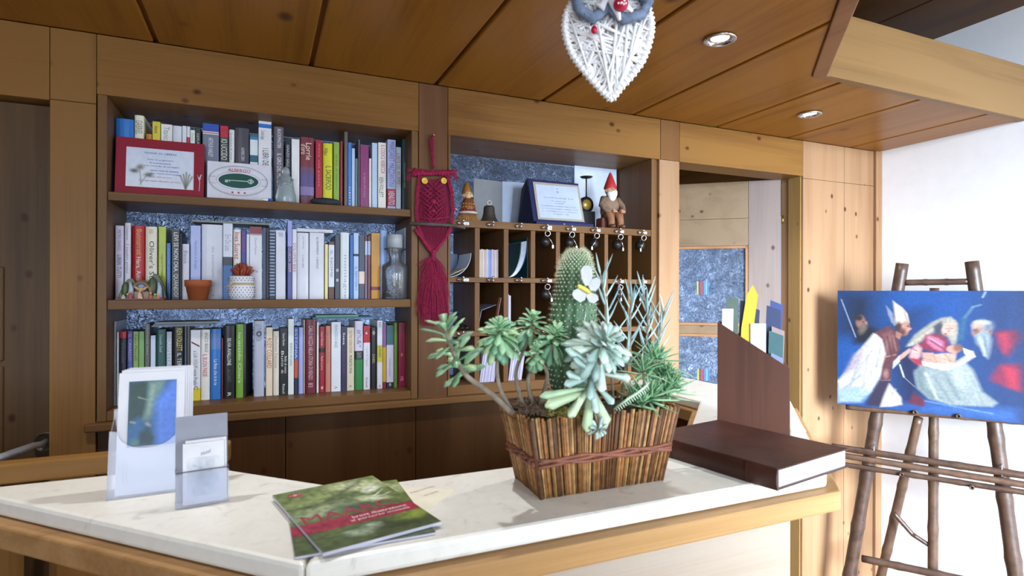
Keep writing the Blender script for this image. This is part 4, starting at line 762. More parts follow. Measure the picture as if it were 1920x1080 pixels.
a = AY(768, 419, -.018); c = AY(852, 423, -.018); e = AY(872, 428, -.018); b = MB().mat(plain('#4c4440', .8, bump=.8, var=.3, name='grey_bark')); b.tube([a, a.lerp(c,.4)+Vector((0,0,.001)), c, e], [.0055,.006,.005,.003], 9); b.build('perch_stick', None, t)
MB().mat(BRASS).lathe([(0,-.004),(.0035,-.004),(.004,-.001),(.0015,0),(.0015,.02),(0,.02)], AY(813,253,-.012), 12, (0,1,0)).build('nail', None, None, None, 'brass nail in the pine upright holding the macrame owl', 'nail')
# ================================================================ things standing on the bookshelves
def quad_sign(name, label, cat, x0, x1, ytl, ytr, Y, z0, lean, m_, th=.006):
    a = AY(x0, 360, Y); c = AY(x1, 370, Y); h = AY(x0, ytl, Y).z-z0; o = Vector((a.x, Y, z0)); rv = Vector((1,0,0)); uv = Vector((0,lean,1)).normalized(); w = c.x-a.x; nn_ = rv.cross(uv)
    t = thing(name, (o.x+w/2, Y, z0), label, cat); b = MB().mat(m_); b.slab([o, o+rv*w, o+rv*w+uv*h, o+uv*h], nn_*-th); return t, b, o, rv, uv, w, h
RED = plain('#8c0828', .6, bump=.25, bscale=300, name='crimson_frame')
t, b, o, rv, uv, w, h = quad_sign('framed_verse', 'crimson framed card with blue verse and flower drawings', 'framed card', 214, 382, 251, 268, .035, Z1+.0018, .12, RED, .010)
b.build('frame', None, t, bevel=.001)
sh = [('e',(.20,.50,.05,.07,.3),'#8a8c84',.03),('e',(.12,.60,.06,.05,.2),'#6c706c',.03),('e',(.33,.68,.06,.05,-.3),'#74766e',.03),('l',(.2,.6,.22,.95,.004),'#6c7064',.01),('l',(.3,.7,.22,.9,.004),'#6c7064',.01)]
for i in range(5): sh.append(('l',(.80+.045*i,.55+.05*abs(i-2),.88,.98,.010),'#6c7058',.012))
b = MB().mat(PRINT); pw, ph = w*.76, h*.70; po = o+rv*(w*.118)+uv*(h*.13)-rv.cross(uv)*-.0008
b.picture(po, rv, uv, pw, ph, paint(120, 70, ('#d0dcee','#dce4f0'), sh, .02), 0); b.build('verse_card', None, t)
b = MB().mat(plain('#3050a8', .5)); po2 = po+rv.cross(uv)*.0004
for s_, f_, cx_, y_, h_ in (('VOGLIA  DI  LIBERTA', .48, .50, .86, .0065),('Fatto da prigioniero',.38,.5,.69,.006),('di innamoramenti,',.32,.5,.61,.006),('con ricordo di coraggio',.52,.52,.53,.006),('sono ora in attesa',.42,.56,.42,.006),('dei tuoi messaggi',.46,.58,.34,.006)):
    b.text(s_, po2+rv*(pw*(cx_-f_/2))+uv*(ph*y_-.0), rv, uv, pw*f_, h_*.8)
b.mat(plain('#a86878', .5))
for s_, f_, cx_, y_ in (('fiori dal prato',.34,.5,.25),('Chi del vento sfiorato sei stato',.62,.50,.15)): b.text(s_, po2+rv*(pw*(cx_-f_/2))+uv*(ph*y_), rv, uv, pw*f_, .0048)
b.build('verse_lettering', None, t)
b = MB().mat(plain('#d8c8cc', .5)); q = o+rv*(w*.945)+uv*(h*.12)+rv.cross(uv)*.001; b.tube([q, q+uv*h*.15+rv*.001, q+uv*h*.24, q+uv*h*.30+rv*.004], .0011, 5)
for dx, dy in ((-.004,.26),(.004,.24),(-.002,.20),(.006,.31),(-.005,.30)): b.tube([q+uv*h*.2, q+uv*h*dy+rv*dx], .0009, 5)
b.build('dried_sprig', None, t)
t, b, o, rv, uv, w, h = quad_sign('hotel_plaque', 'white plaque lettered ALBERGO with a green oval, a key and three red stars', 'sign', 388, 509, 299, 305, .042, Z1+.0014, .10, plain('#dcdfea', .3), .008)
pqo = b.build('plaque', None, t, bevel=.001); nn_ = rv.cross(uv); C0 = o+rv*w*.48+uv*h*.52; b = MB()
def oval(b, rx, ry, lw, m_, d=.0005):
    b.mat(m_); pts = [C0+nn_*d+rv*rx*math.cos(a_)+uv*ry*math.sin(a_) for a_ in [i*2*math.pi/48 for i in range(49)]]; pin = [C0+nn_*d+rv*(rx-lw)*math.cos(a_)+uv*(ry-lw)*math.sin(a_) for a_ in [i*2*math.pi/48 for i in range(49)]]
    b.add(pts+pin, [(i, i+1, i+50, i+49) for i in range(48)], False)
DKL = plain('#3a2c3c', .5); GRE = plain('#0c4c44', .4)
oval(b, w*.46, h*.40, .0010, DKL); oval(b, w*.445, h*.375, .0005, DKL); oval(b, w*.345, h*.245, .0007, DKL); b.mat(GRE); n_ = 48; b.add([C0+nn_*.0006]+[C0+nn_*.0006+rv*w*.31*math.cos(i*2*math.pi/n_)+uv*h*.195*math.sin(i*2*math.pi/n_) for i in range(n_)], [(0, i+1, (i+1) % n_+1) for i in range(n_)], False)
b.mat(DKL)
for s_ in (-1, 1):
    for dy in (-.10, .07): q = C0+nn_*.0005+rv*(s_*w*.40)+uv*h*dy; b.slab([q-rv*w*.05, q+rv*w*.05, q+rv*w*.05+uv*.0007, q-rv*w*.05+uv*.0007], nn_*.0002)
RDL = plain('#b00c34', .4); b.mat(RDL); b.text('ALBERGO', C0+nn_*.0005+rv*(-w*.165)+uv*h*.235, rv, uv, w*.35, h*.085)
for i in (-1, 0, 1):
    c = C0+nn_*.0006+rv*(w*.095*i)+uv*(-h*.315); pt = [c+(rv*math.sin(a_)+uv*math.cos(a_))*(.0046 if j % 2 == 0 else .0019) for j, a_ in enumerate([i2*math.pi/5 for i2 in range(10)])]; b.add([c]+pt, [(0, (j+1) % 10+1, j+1) for j in range(10)], False)
b.build('printed_oval', None, pqo)
b = MB().mat(plain('#b8d0c4', .4)); k0 = C0+nn_*.0014
b.tube([k0-rv*w*.21, k0+rv*w*.14], .0016, 6); b.ring(k0+rv*w*.175, .0052, .0016, nn_, 14, 5); b.ring(k0+rv*w*.215, .0032, .0014, nn_, 12, 5); b.ring(k0+rv*w*.19+uv*.004, .003, .0012, nn_, 12, 5); b.ring(k0+rv*w*.19-uv*.004, .003, .0012, nn_, 12, 5)
b.slab([k0-rv*w*.21-uv*.007, k0-rv*w*.165-uv*.007, k0-rv*w*.165, k0-rv*w*.21], nn_*.001); b.slab([k0-rv*w*.15-uv*.004, k0-rv*w*.13-uv*.004, k0-rv*w*.13, k0-rv*w*.15], nn_*.001); b.build('embossed_key', None, t)
# pen lying in front of the plaque
q0 = AY(490, 372.5, .012); q1 = AY(511, 374.5, .014); q0.z = q1.z = Z1+.0045; b = MB().mat(plain('#f0f2f6', .3)); b.tube([q0, q0.lerp(q1,.6)], [.0035,.004], 10); b.mat(plain('#1c58b8', .3)); b.tube([q0.lerp(q1,.6), q1], .0042, 10)
b.build('marker_pen', None, None, None, 'white and blue marker pen lying in front of the hotel plaque', 'pen')
# glass Madonna
GL = plain('#c8d8dc', .12, bump=.3, bscale=80, name='cut_glass', Transmission_Weight=.55)
p = AY(536, 374, .045); z = Z1+.0003; k = (AY(537, 313, .045).z-z)/.094; b = MB().mat(GL)
b.lathe([(0,0),(.0225*k,0),(.0245*k,.006*k),(.024*k,.02*k),(.020*k,.038*k),(.018*k,.055*k),(.014*k,.068*k),(.0085*k,.072*k),(.0095*k,.080*k),(.008*k,.088*k),(.003*k,.094*k),(0,.0945*k)], (p.x,.045,z), 20, sy=.8)
for s_ in (-1, 1): b.tube([(p.x+s_*.014*k,.038,z+.062*k),(p.x+s_*.010*k,.030,z+.045*k),(p.x,.026,z+.052*k)], .0045*k, 8)
b.build('glass_madonna', None, None, None, 'small clear glass Madonna statuette on the top bookshelf', 'figurine')
# dark stone
p = AY(611, 380, .035); a = AY(580,380,.035).x; c = AY(642,380,.035).x; b = MB().mat(plain('#2e3138', .85, bump=1, bscale=70, var=.3, name='dark_stone')); b.ball((p.x,.035,Z1+.0125), .013, 16, .95, sx=(c-a)/.026, sy=1.4); b.build('stone', None, None, None, 'dark flat stone lying on the top bookshelf before the yellow book', 'stone', sub=1)
# nativity
p = AY(265, 560, .03); a = AY(219,560,.03).x; c = AY(311,560,.03).x; w = c-a; z = Z2+.0003; t = thing('nativity_ornament', (p.x,.03,z), 'glazed clay nativity ornament with trees and a small stable', 'ornament')
b = MB().mat(plain('#6c2c34', .4)); b.box((a,.004,z),(c,.06,z+.004)); b.build('base', None, t, bevel=.0015)
b = MB().mat(plain('#5c6450', .45, bump=.4, var=.3)); H_ = AY(290,514,.03).z-z
pts = [(a,.0),(a+w*.06,H_*.30),(a+w*.2,H_*.74),(a+w*.30,H_*.78),(a+w*.36,H_*.62),(a+w*.5,H_*.72),(a+w*.66,H_*.66),(a+w*.74,H_*.98),(a+w*.83,H_*.93),(a+w*.93,H_*.6),(c,.0)]
b.slab([(x,.036,z+.004+zz) for x, zz in pts], (0,.012,0)); b.build('hillside', None, t, bevel=.002)
for nm, x0, x1_, h0, col_ in (('tree', .04,.30,.72,'#4c5c38'),('tree', .60,.84,.92,'#48583a')):
    b = MB().mat(plain(col_, .4, bump=.4)); b.ball((a+w*(x0+x1_)/2,.030,z+H_*h0*.52), H_*h0*.44, 14, 1, sx=.42, sy=.35); b.build(nm, None, t)
for x0, rot in ((.30,.0),(.88,.0)):
    b = MB().mat(plain('#a8bcd0', .3)); b.tube([(a+w*(x0-.03),.026,z+H_*.68),(a+w*x0,.022,z+H_*.45),(a+w*(x0-.01),.02,z+.006)], [.003,.006,.008], 8); b.build('waterfall', None, t)
b = MB().mat(plain('#8c6c50', .5)); cxx = a+w*.50
b.tube([(cxx-.022,.022,z+.004),(cxx-.022,.022,z+H_*.4),(cxx-.012,.022,z+H_*.60),(cxx,.022,z+H_*.68),(cxx+.012,.022,z+H_*.60),(cxx+.022,.022,z+H_*.4),(cxx+.022,.022,z+.004)], .004, 8); b.build('stable_arch', None, t)
b = MB().mat(plain('#9c8070', .5)); b.box((cxx-.02,.024,z+.004),(cxx+.02,.034,z+H_*.32)); b.mat(plain('#8098b8', .4)); b.ball((cxx,.026,z+H_*.50), .011, 12, sy=.4); b.build('stable', None, t)
for dx, col_, hh_ in ((-.024,'#a84840',.022),(-.030,'#38586c',.014),(-.002,'#d0b090',.026),(.024,'#a85c3c',.018),(.034,'#5c8050',.014),(-.040,'#c8c4a8',.010),(.0,'#c4b490',.009),(.042,'#b87850',.012)):
    b = MB().mat(plain(col_, .45)); q = (cxx+dx,.014,z+.004); b.lathe([(.0055,0),(.006,hh_*.3),(.0035,hh_*.65),(.0,hh_*.7)], q, 10); b.mat(plain('#d8b090', .5)).ball((q[0],q[1],q[2]+hh_*.8), .0032, 8); b.build('tiny_figure', None, t)
b = MB().mat(plain('#c8a878', .5)); b.ball((cxx,.02,z+H_*.40), .007, 10); 
for s_ in (-1, 1): b.leaf((cxx+s_*.003,.018,z+H_*.37), (s_*1,0,.8), (0,-1,0), .017, .009)
b.build('angel', None, t)
# terracotta pot
p = AY(371, 560, .025); z = Z2+.0003; k = (AY(397,526,.025).x-AY(345,526,.025).x)/2; hh_ = AY(371,525,.025).z-z
MB().lathe([(0,0),(k*.70,0),(k*.90,hh_*.66),(k*.98,hh_*.67),(k,hh_*.98),(k*.96,hh_),(k*.88,hh_),(k*.84,hh_*.7),(k*.6,hh_*.08),(0,hh_*.08)], (p.x,.03+.0,z), 32).build('flower_pot', plain('#a4562c', .75, bump=.2, name='terracotta'), None, None, 'small empty terracotta pot on the middle bookshelf', 'pot')
# white perforated jar with orange netting
p = AY(453, 560, .03); z = Z2+.0003; k = (AY(478,540,.03).x-AY(428,540,.03).x)/2; hh_ = AY(452,517,.03).z-z; t = thing('perforated_jar', (p.x,.03,z), 'white perforated jar tied with twine, orange netting bursting out', 'jar')
b = MB().mat(plain('#dfe2ec', .5)); prof = [(0,0),(k*.85,0),(k*.98,hh_*.15),(k,hh_*.4),(k*.93,hh_*.62),(k*.9,hh_*.68),(k*.95,hh_*.8),(k*.93,hh_*.95),(k*.82,hh_),(k*.75,hh_*.9)]; b.lathe(prof, (p.x,.03,z), 32)
b.mat(plain('#2c3040', .7))
for ring_, (zz, rad) in enumerate(((.12,.98),(.2,1.0),(.3,1.005),(.4,1.005),(.5,.99),(.80,.96),(.88,.96))):
    for i in range(22):
        a_ = (i+.5*(ring_ % 2))*2*math.pi/22; c = (p.x+k*rad*math.cos(a_), .03+k*rad*math.sin(a_), z+hh_*zz); b.ball(c, .0011, 5, 1.6)
b.build('jar_body', None, t)
b = MB().mat(plain('#c8b48c', .8, bump=.6)); 
for dz in (-.002,.0015): b.ring((p.x,.03,z+hh_*.66+dz), k*.95, .0018, (0,0,1), 28, 6)
q = Vector((p.x-k*.75,.03-k*.68,z+hh_*.66)); b.ball(q, .0045, 8); 
for dx, dz in ((-.012,-.022),(-.004,-.026),(-.016,-.012)): b.tube([q, q+Vector((dx*.5,-.003,dz*.3)), q+Vector((dx,-.003,dz))], .0008, 4)
b.build('twine_bow', None, t)
b = MB().mat(plain('#c0583c', .7, name='orange_net', Transmission_Weight=.25)); rr = random.Random(5); top = AY(455,492,.03).z
for i in range(150):
    a_ = rr.uniform(0, 2*math.pi); R_ = rr.uniform(.3,1.0); base = Vector((p.x+k*.5*math.cos(a_)*R_, .03+k*.5*math.sin(a_)*R_, z+hh_*.95)); tip = Vector((p.x+.002+k*.95*math.cos(a_)*R_, .03+k*.8*math.sin(a_)*R_, z+hh_+(top-z-hh_)*(1.05-.55*R_**2)*rr.uniform(.7,1)))
    b.leaf(base, tip-base, (math.cos(a_),math.sin(a_),.2), (tip-base).length, .006, .06, rr.uniform(-.3,.3), 3, lambda t_: .6+.5*t_)
b.build('orange_netting', None, t)
# glass jar of potpourri
p = AY(740, 558, .035); z = Z2+.0003; k = (AY(764,540,.035).x-AY(716.5,540,.035).x)/2; H_ = AY(740,440,.035).z-z; t = thing('stoppered_jar', (p.x,.035,z), 'clear glass jar with a frosted stopper, filled with potpourri', 'jar')
CG = thin_clear('clear_glass', (.93,.95,.96), .05); hb_ = H_*.50
b = MB().mat(CG); b.lathe([(0,0),(k*.94,0),(k,.004),(k,hb_*.98),(k*.92,hb_*1.06),(k*.5,hb_*1.16),(k*.46,hb_*1.3),(k*.62,hb_*1.5),(k*.84,hb_*1.53),(k*.84,hb_*1.56),(k*.58,hb_*1.58),(k*.42,hb_*1.56),(k*.42,hb_*1.3),(k*.46,hb_*1.14),(k*.86,hb_*1.02),(k*.95,hb_*.94),(k*.95,.006),(0,.005)], (p.x,.035,z), 32); b.build('glass_body', None, t)
b = MB().mat(plain('#b8c0c4', .35, name='frosted_glass', Transmission_Weight=.25)); b.lathe([(k*.2,hb_*1.45),(k*.42,hb_*1.585),(k*.60,hb_*1.59),(k*.60,H_-.002),(k*.55,H_),(0,H_)], (p.x,.035,z), 28); b.build('stopper', None, t)
for i in range(90):
    a_ = rr.uniform(0, 6.28); R_ = k*.8*math.sqrt(rr.random()); c = (p.x+R_*math.cos(a_), .035+R_*math.sin(a_), z+.011+rr.uniform(0,hb_*.62)); 
    if i % 3 == 0: bb = MB().mat(plain(('#b8a070','#8c7c58','#6c5c40','#c8b888')[i//3 % 4], .8)) if i == 0 else bb.mat(plain(('#b8a070','#8c7c58','#6c5c40','#c8b888')[i//3 % 4], .8))
    bb.leaf(c, (rr.uniform(-1,1), rr.uniform(-1,1), rr.uniform(-1,1)), (0,0,1), .010, .007, .25, rr.uniform(-1,1), 3)
bb.build('potpourri', None, t, kind='stuff')
# ================================================================ on the counter
rr = random.Random(11)
# ---- leaflet holder and card holder (clear plastic)
ACR = thin_clear('clear_acrylic', (.95,.96,1), .16); PAP = plain('#e6e8ee', .5, bump=.1, bscale=30, var=.04, name='mottled_paper')
A = AZ(199,940); B = AZ(345,921); rv = (B-A).normalized(); w = (B-A).length; bk_ = Vector((-rv.y, rv.x, 0)); uv = (Vector((0,0,1))+bk_*.22).normalized()
t = thing('leaflet_holder', tuple((A+B)/2+bk_*.02), 'clear acrylic holder on the left end of the counter with lake view leaflets', 'leaflet holder')
def hpl(mb, o, r, u, w_, h_, th, nn): return mb.slab([o, o+r*w_, o+r*w_+u*h_, o+u*h_], nn*th)
e = Vector((0,0,.0006)); nback = rv.cross(uv)*-1
b = MB().mat(ACR); b.slab([A+e, A+e+rv*w, A+e+rv*w+uv*.110]+[A+e+rv*(w/2+w*.40*math.cos(a_))+uv*(.108-.030*math.sin(a_)) for a_ in [i*math.pi/12 for i in range(13)]]+[A+e+uv*.110], nback*.002); b.build('front_pocket', None, t)
b = MB().mat(ACR); hpl(b, A+e+bk_*.036, rv, uv, w, .140, .002, nback); b.build('back_plate', None, t)
b = MB().mat(ACR)
for q in (A+e, A+e+rv*(w-.002)): b.slab([q, q+bk_*.036, q+bk_*.036+uv*.125, q+uv*.097], rv*.002)
b.build('side_wall', None, t); b = MB().mat(ACR); b.slab([A+e, A+e+rv*w, A+e+rv*w+bk_*.055, A+e+bk_*.055], (0,0,.002)); b.build('foot', None, t)
# leaflets standing in the holder
lw = .098; lh = .205
for i in range(5):
    o = A+Vector((0,0,.0036))+rv*(.010+.003*i)+bk_*(.007+i*.0045)+rv*0; o2 = o
    lf = MB().mat(PAP); 
    if i == 0:
        hpl(lf, o2, rv, uv, lw, lh*.985, .0008, nback)
        coast = [('p',[(0,0),(.52,0),(.45,.2),(.5,.45),(.35,.6),(.2,.55),(0,.65)],'#26423e',.05),('p',[(.40,0),(.78,0),(.55,.4),(.45,.62),(.3,.6),(.38,.3)],'#6c9088',.05),('l',(.5,.1,.42,.5,.03),'#90a89c',.04),('p',[(.55,.35),(.95,0),(1,0),(1,1),(.62,1)],'#5c8ce8',.10),('p',[(.75,.3),(1,.05),(1,.9),(.7,.9)],'#5684e4',.15),('p',[(.25,.8),(.42,.7),(.55,.9),(.5,1),(.2,1)],'#23454a',.05),('e',(.42,.68,.05,.02,.4),'#b0a890',.02),('l',(.2,.25,.4,.3,.008),'#88a890',.01),('l',(.05,.62,.15,.64,.012),'#8cb0a0',.01),('e',(.15,.95,.08,.06,0),'#5c8c7c',.04)]
        lf.mat(PRINT).picture(o2+rv*(lw*.15)+uv*(lh*.375)-nback*.0002, rv, uv, lw*.72, lh*.535, paint(90, 120, ('#2a5c8c','#2c6ca0'), coast, .08, 4, 5), .0003)
        lf.mat(plain('#8c94b0', .5))
        for k in range(2): lf.text('TREMOSINE SUL GARDA', o2+rv*(lw*(.12+.05*k))+uv*(lh*.10)-nback*.0005, uv, -rv, lh*.16, .0014)
    else: hpl(lf, o2, rv, uv, lw, lh*(1+.004*i), .0008, nback)
    lf.build('leaflet', None, None, None, ('lake and coast view leaflet at the front of the acrylic holder', 'pale leaflet directly behind the lake view leaflet in the holder', 'pale leaflet in the middle of the acrylic holder', 'pale leaflet last but one in the acrylic holder', 'rearmost pale leaflet in the acrylic holder')[i], 'leaflet', 'leaflets in the acrylic holder')
A = AZ(329,957); B = AZ(430,940); rv = (B-A).normalized(); w = (B-A).length; bk_ = Vector((-rv.y, rv.x, 0)); uv = (Vector((0,0,1))+bk_*.12).normalized(); nback = rv.cross(uv)*-1
t = thing('card_holder', tuple((A+B)/2+bk_*.02), 'small grey and clear holder with a band, holding white folded cards', 'card holder')
GP = plain('#9ca0ac', .35, name='grey_plastic'); b = MB().mat(GP); hpl(b, A+e+bk_*.022, rv, uv, w, .138, .0022, nback); b.build('back_plate', None, t)
b = MB().mat(ACR); hpl(b, A+e, rv, uv, w, .052, .002, nback); b.build('front_pocket', None, t); b = MB().mat(plain('#a8acb8', .3)); b.slab([A+e, A+e+rv*w, A+e+rv*w+bk_*.04, A+e+bk_*.04], (0,0,.0018)); b.build('foot', None, t)
b = MB().mat(plain('#3c3e48', .4)); q = A+uv*.056-bk_*.002; b.tube([q+bk_*.024, q, q+rv*w, q+rv*w+bk_*.024], .0008, 6); b.build('wire_band', None, t)
for i in range(5):
    o = A+Vector((0,0,.003))+rv*(.010+(.004 if i > 1 else 0))+bk_*(.0045+i*.0030); cdm = MB().mat(plain('#eef0f4', .5)); hpl(cdm, o, rv, uv, w*.78, .095+.003*(i > 1), .0012, nback)
    if i == 0:
        cdm.mat(PRINT).picture(o+rv*w*.08+uv*.012-nback*.0002, rv, uv, w*.6, .06, paint(40, 40, '#e2e6ec', [('e',(.5,.5,.32,.42,0),'#c4ccd4',.15),('l',(.2,.2,.7,.35,.02),'#b4bcc8',.03)], .06, 8, 4), .0003)
        cdm.mat(plain('#8c94a0', .5)); cdm.text('Hotel', o+rv*w*.34+uv*.074-nback*.0004, (rv+uv*.3), uv, .014, .006)
    cdm.build('folded_card', None, None, None, 'white folded card, %s from the front in the small card holder' % ORD[i], 'card', 'white cards in the small holder')
# ---- museum booklets
def qslab(pts, z0, z1): return [Vector((p[0], p[1], z0)) for p in pts]
def booklet(pix, z0, th, label):
    c = [AZ(x, y, z0+th) for x, y in pix]; tl, tr, br, bl = c                     # four corners, top left first
    rvv = (tr-tl); uvv = (tl-bl); w_ = (tr-tl).length; h_ = ((tl-bl).length+(tr-br).length)/2; r1 = ((tr-tl)+(br-bl)).normalized(); u1 = Vector((-r1.y, r1.x, 0)); w_ = ((tr-tl).length+(br-bl).length)/2; o = (tl+tr+br+bl)/4-r1*w_/2-u1*h_/2; o.z = z0
    b = MB().mat(plain('#b8b8c4', .6)); b.slab([o, o+r1*w_, o+r1*w_+u1*h_, o+u1*h_], (0,0,th-.0006)); b.build
    sh = [('e',(.55,.22,.5,.09,-.2),'#8c9c60',.08),('e',(.75,.14,.2,.08,.2),'#c8d0a0',.06),('l',(.4,.3,.8,.08,.02),'#3c4c34',.04),('e',(.5,.30,.22,.04,-.15),'#4c5c38',.05),('e',(.82,.25,.10,.05,-.5),'#d4dcc4',.02),('l',(.0,.33,.5,.38,.008),'#2c3c2c',.02),('e',(.25,.46,.25,.06,-.1),'#a0b088',.06),('e',(.55,.5,.2,.05,.1),'#38503c',.05),('e',(.75,.42,.12,.05,.3),'#bcc8a0',.03),('l',(.7,.44,.92,.30,.004),'#e0e4d4',.006),('l',(.72,.44,.95,.38,.004),'#e0e4d4',.006),('e',(.35,.87,.10,.045,.2),'#b8ccac',.02),('e',(.50,.83,.08,.04,0),'#c8d8bc',.02),('e',(.7,.88,.25,.06,.1),'#2c3a20',.06),('e',(.9,.80,.12,.05,-.2),'#8ca03c',.05),('e',(.15,.93,.2,.06,0),'#4c5c34',.06)]
    sh += [('p',[(-.1,.60),(1.1,.60),(1.1,.745),(-.1,.745)],'#94283c',.004),('e',(.17,.09,.065,.038,0),'#98243c',.006)]
    up = o+Vector((0,0,th-.0004)); b.mat(PRINT).picture(up, r1, u1, w_, h_, paint(120, 160, ('#6c7c44','#4c5a30'), sh, .22, 9, 4), .0002)
    b.mat(plain('#a03048', .5))
    b.text('MAARC', up+r1*w_*.05+u1*h_*.405, r1, u1, w_*.80, h_*.115, .0005)
    b.mat(plain('#f0e4e4', .5)); b.text('breve illustrazione', up+r1*w_*.42+u1*h_*.333, r1, u1, w_*.50, h_*.036, .0005); b.text('al percorso museale', up+r1*w_*.38+u1*h_*.282, r1, u1, w_*.54, h_*.036, .0005)
    b.text('~#~', up+r1*w_*.12+u1*h_*.89, r1, u1, w_*.10, h_*.04, .0005)
    return b.build('museum_booklet', None, None, None, label, 'booklet', 'museum booklets on the counter')
booklet(((530,930),(755,895),(802,1004),(560,1038)), ZC+.0006, .0035, 'lower green museum booklet sticking out on the right and below')
booklet(((521,926),(707,890),(817,979),(593,1040)), ZC+.0045, .005, 'upper green museum booklet with a red band, lying on the other one')
c = [AZ(x, y, ZC+.0015) for x, y in ((752,912),(853,916),(800,958),(742,965))]; b = MB().mat(plain('#e4dfc8', .6)); 
b.slab([Vector((p.x,p.y,ZC+.0001)) for p in (c[3],c[2],c[1],c[0])], (0,0,.0004)); b.mat(plain('#b08880', .5)); rv = (AZ(820,925)-AZ(775,918)); 
p = AZ(772,926); b.text('Proloco Tremosine', (p.x,p.y,ZC+.0006), (.92,.38,0), (-.38,.92,0), .05, .006); p = AZ(774,934); b.text('sul Garda', (p.x+.02,p.y,ZC+.0006), (.92,.38,0), (-.38,.92,0), .03, .005)
b.build('cream_card', None, None, None, 'cream card with faint red lettering beside the green booklets', 'card')
# ---- guest book
z0 = ZC+.0006; zt = ZC+.038; Cc = AZ(1458,880,zt); Bb = AZ(1575,837,zt); Aa = AZ(1316,772,zt); Dd = AZ(1256,819,zt)
r0 = (Cc-Dd).normalized(); u0 = (Bb-Cc).normalized(); r0 = (r0+Vector((u0.y,-u0.x,0))); r0.z = 0; r1 = r0.normalized(); u1 = Vector((-r1.y, r1.x, 0)); wd = (Bb-Cc).length; L_ = .300; lo_ = Cc-r1*L_; lo_.z = z0
t = thing('guest_book', tuple(lo_+r1*L_/2+u1*wd/2), 'large brown leather guest book lying closed beside the planter', 'book')
LE = plain('#3c2018', .42, bump=.5, bscale=25, var=.3, name='brown_leather', Specular_IOR_Level=.25); H_ = zt-z0
b = MB().mat(LE); q = lo_; b.slab([q, q+r1*L_, q+r1*L_+u1*wd, q+u1*wd], (0,0,.0035)); b.build('back_cover', None, t, bevel=.0015)
b = MB().mat(LE); q = lo_+Vector((0,0,H_-.0035)); b.slab([q, q+r1*L_, q+r1*L_+u1*wd, q+u1*wd], (0,0,.0035)); b.build('front_cover', None, t, bevel=.0015)
b = MB().mat(LE); vs = []; ns = 9
prof = [(-.004*math.sin(math.pi*i/ns), H_*i/ns) for i in range(ns+1)]; pts = [lo_+u1*y+Vector((0,0,z)) for y, z in prof]+[lo_+u1*.004+Vector((0,0,z)) for y, z in prof[::-1]]; b.slab(pts[::-1], r1*L_)
for f_ in (.22,.8): b.slab([p+r1*L_*f_-u1*.0012 for p in pts[::-1][:]], r1*.003)
b.build('spine', None, t)
b = MB().mat(plain('#f2f0ec', .7, var=.05, bscale=400, name='white_pages')); q = lo_+Vector((0,0,.0036))+r1*.004+u1*.005; b.slab([q, q+r1*(L_-.009), q+r1*(L_-.009)+u1*(wd-.010), q+u1*(wd-.010)], (0,0,H_-.0072)); b.build('page_block', None, t)
# ---- magazine file
FL = Vector((1.040,-.750,ZC+.0006)); Ld = .163; dv_ = Vector((.7071,-.7071,0)); ou = Vector((.7071,.7071,0)); FR = FL+dv_*Ld
def dist_z(P, ypx): return CAM.z+(CY-ypx)/F*(P-CAM).dot(FW)
hb_ = dist_z(FL,604)-FL.z; hf = dist_z(FR,690)-FR.z; DB = wood('dark_file_wood', '#3c2620', '#5e3c30', 'Z', .4, knots=False); Wd_ = .085
t = thing('magazine_file', tuple(FL+dv_*Ld/2+ou*Wd_/2), 'dark wooden magazine file with a sloping top, full of leaflets', 'magazine file')
def sidep(off_): 
    q = FL+ou*off_; return MB().mat(DB).slab([q, q+dv_*Ld, q+dv_*Ld+Vector((0,0,hf)), q+dv_*.004+Vector((0,0,hb_)), q+Vector((0,0,hb_))], ou*.005)
sidep(0).build('side_panel', None, t, bevel=.001); sidep(Wd_-.005).build('side_panel', None, t, bevel=.001)
MB().mat(DB).slab([FL+ou*.0052, FL+ou*(Wd_-.0052), FL+ou*(Wd_-.0052)+dv_*.005, FL+ou*.0052+dv_*.005], (0,0,hb_)).build('back_panel', None, t)
MB().mat(DB).slab([FR-dv_*.005+ou*.0052, FR-dv_*.005+ou*(Wd_-.0052), FR+ou*(Wd_-.0052), FR+ou*.0052], (0,0,hf*.35)).build('front_panel', None, t)
MB().mat(DB).slab([FL+dv_*.0052+ou*.0052, FL+dv_*.0052+ou*(Wd_-.0052), FR-dv_*.0052+ou*(Wd_-.0052), FR-dv_*.0052+ou*.0052], (0,0,.005)).build('bottom_panel', None, t)
def inbox(u, v, wth, hgt, col, name, label, cat, th=.003, lean=0, tipc=0, txt=None):
    """sheet standing in the file: u along the slope, v across"""
    u *= .68; wth *= .72; q = FL+dv_*u+ou*v+Vector((0,0,.006)); tp = Vector((0,0,hgt))+dv_*lean; b = MB().mat(plain(col, .4)); pt = [q, q+dv_*wth, q+dv_*wth+tp-Vector((0,0,tipc)), q+tp]
    b.slab(pt, ou*th)
    if txt: b.mat(plain('#8c98ac', .5)); b.text(txt, q+tp*.86-ou*.0002+dv_*wth*.15, dv_, (0,0,1), wth*.7, .006, .0006)
    return b.build(name, None, None, None, label+', standing in the magazine file', cat)
def tz(px_, py_): u = 0; return dist_z(FL, py_)-FL.z-.006
inbox(.010,.010,.036, tz(0,578)+.0,'#d8dce8','leaflet','white leaflet at the high left end','leaflet', lean=.004)
inbox(.028,.022,.040, tz(0,558),'#56665c','leaflet','grey-green leaflet behind the yellow one','leaflet')
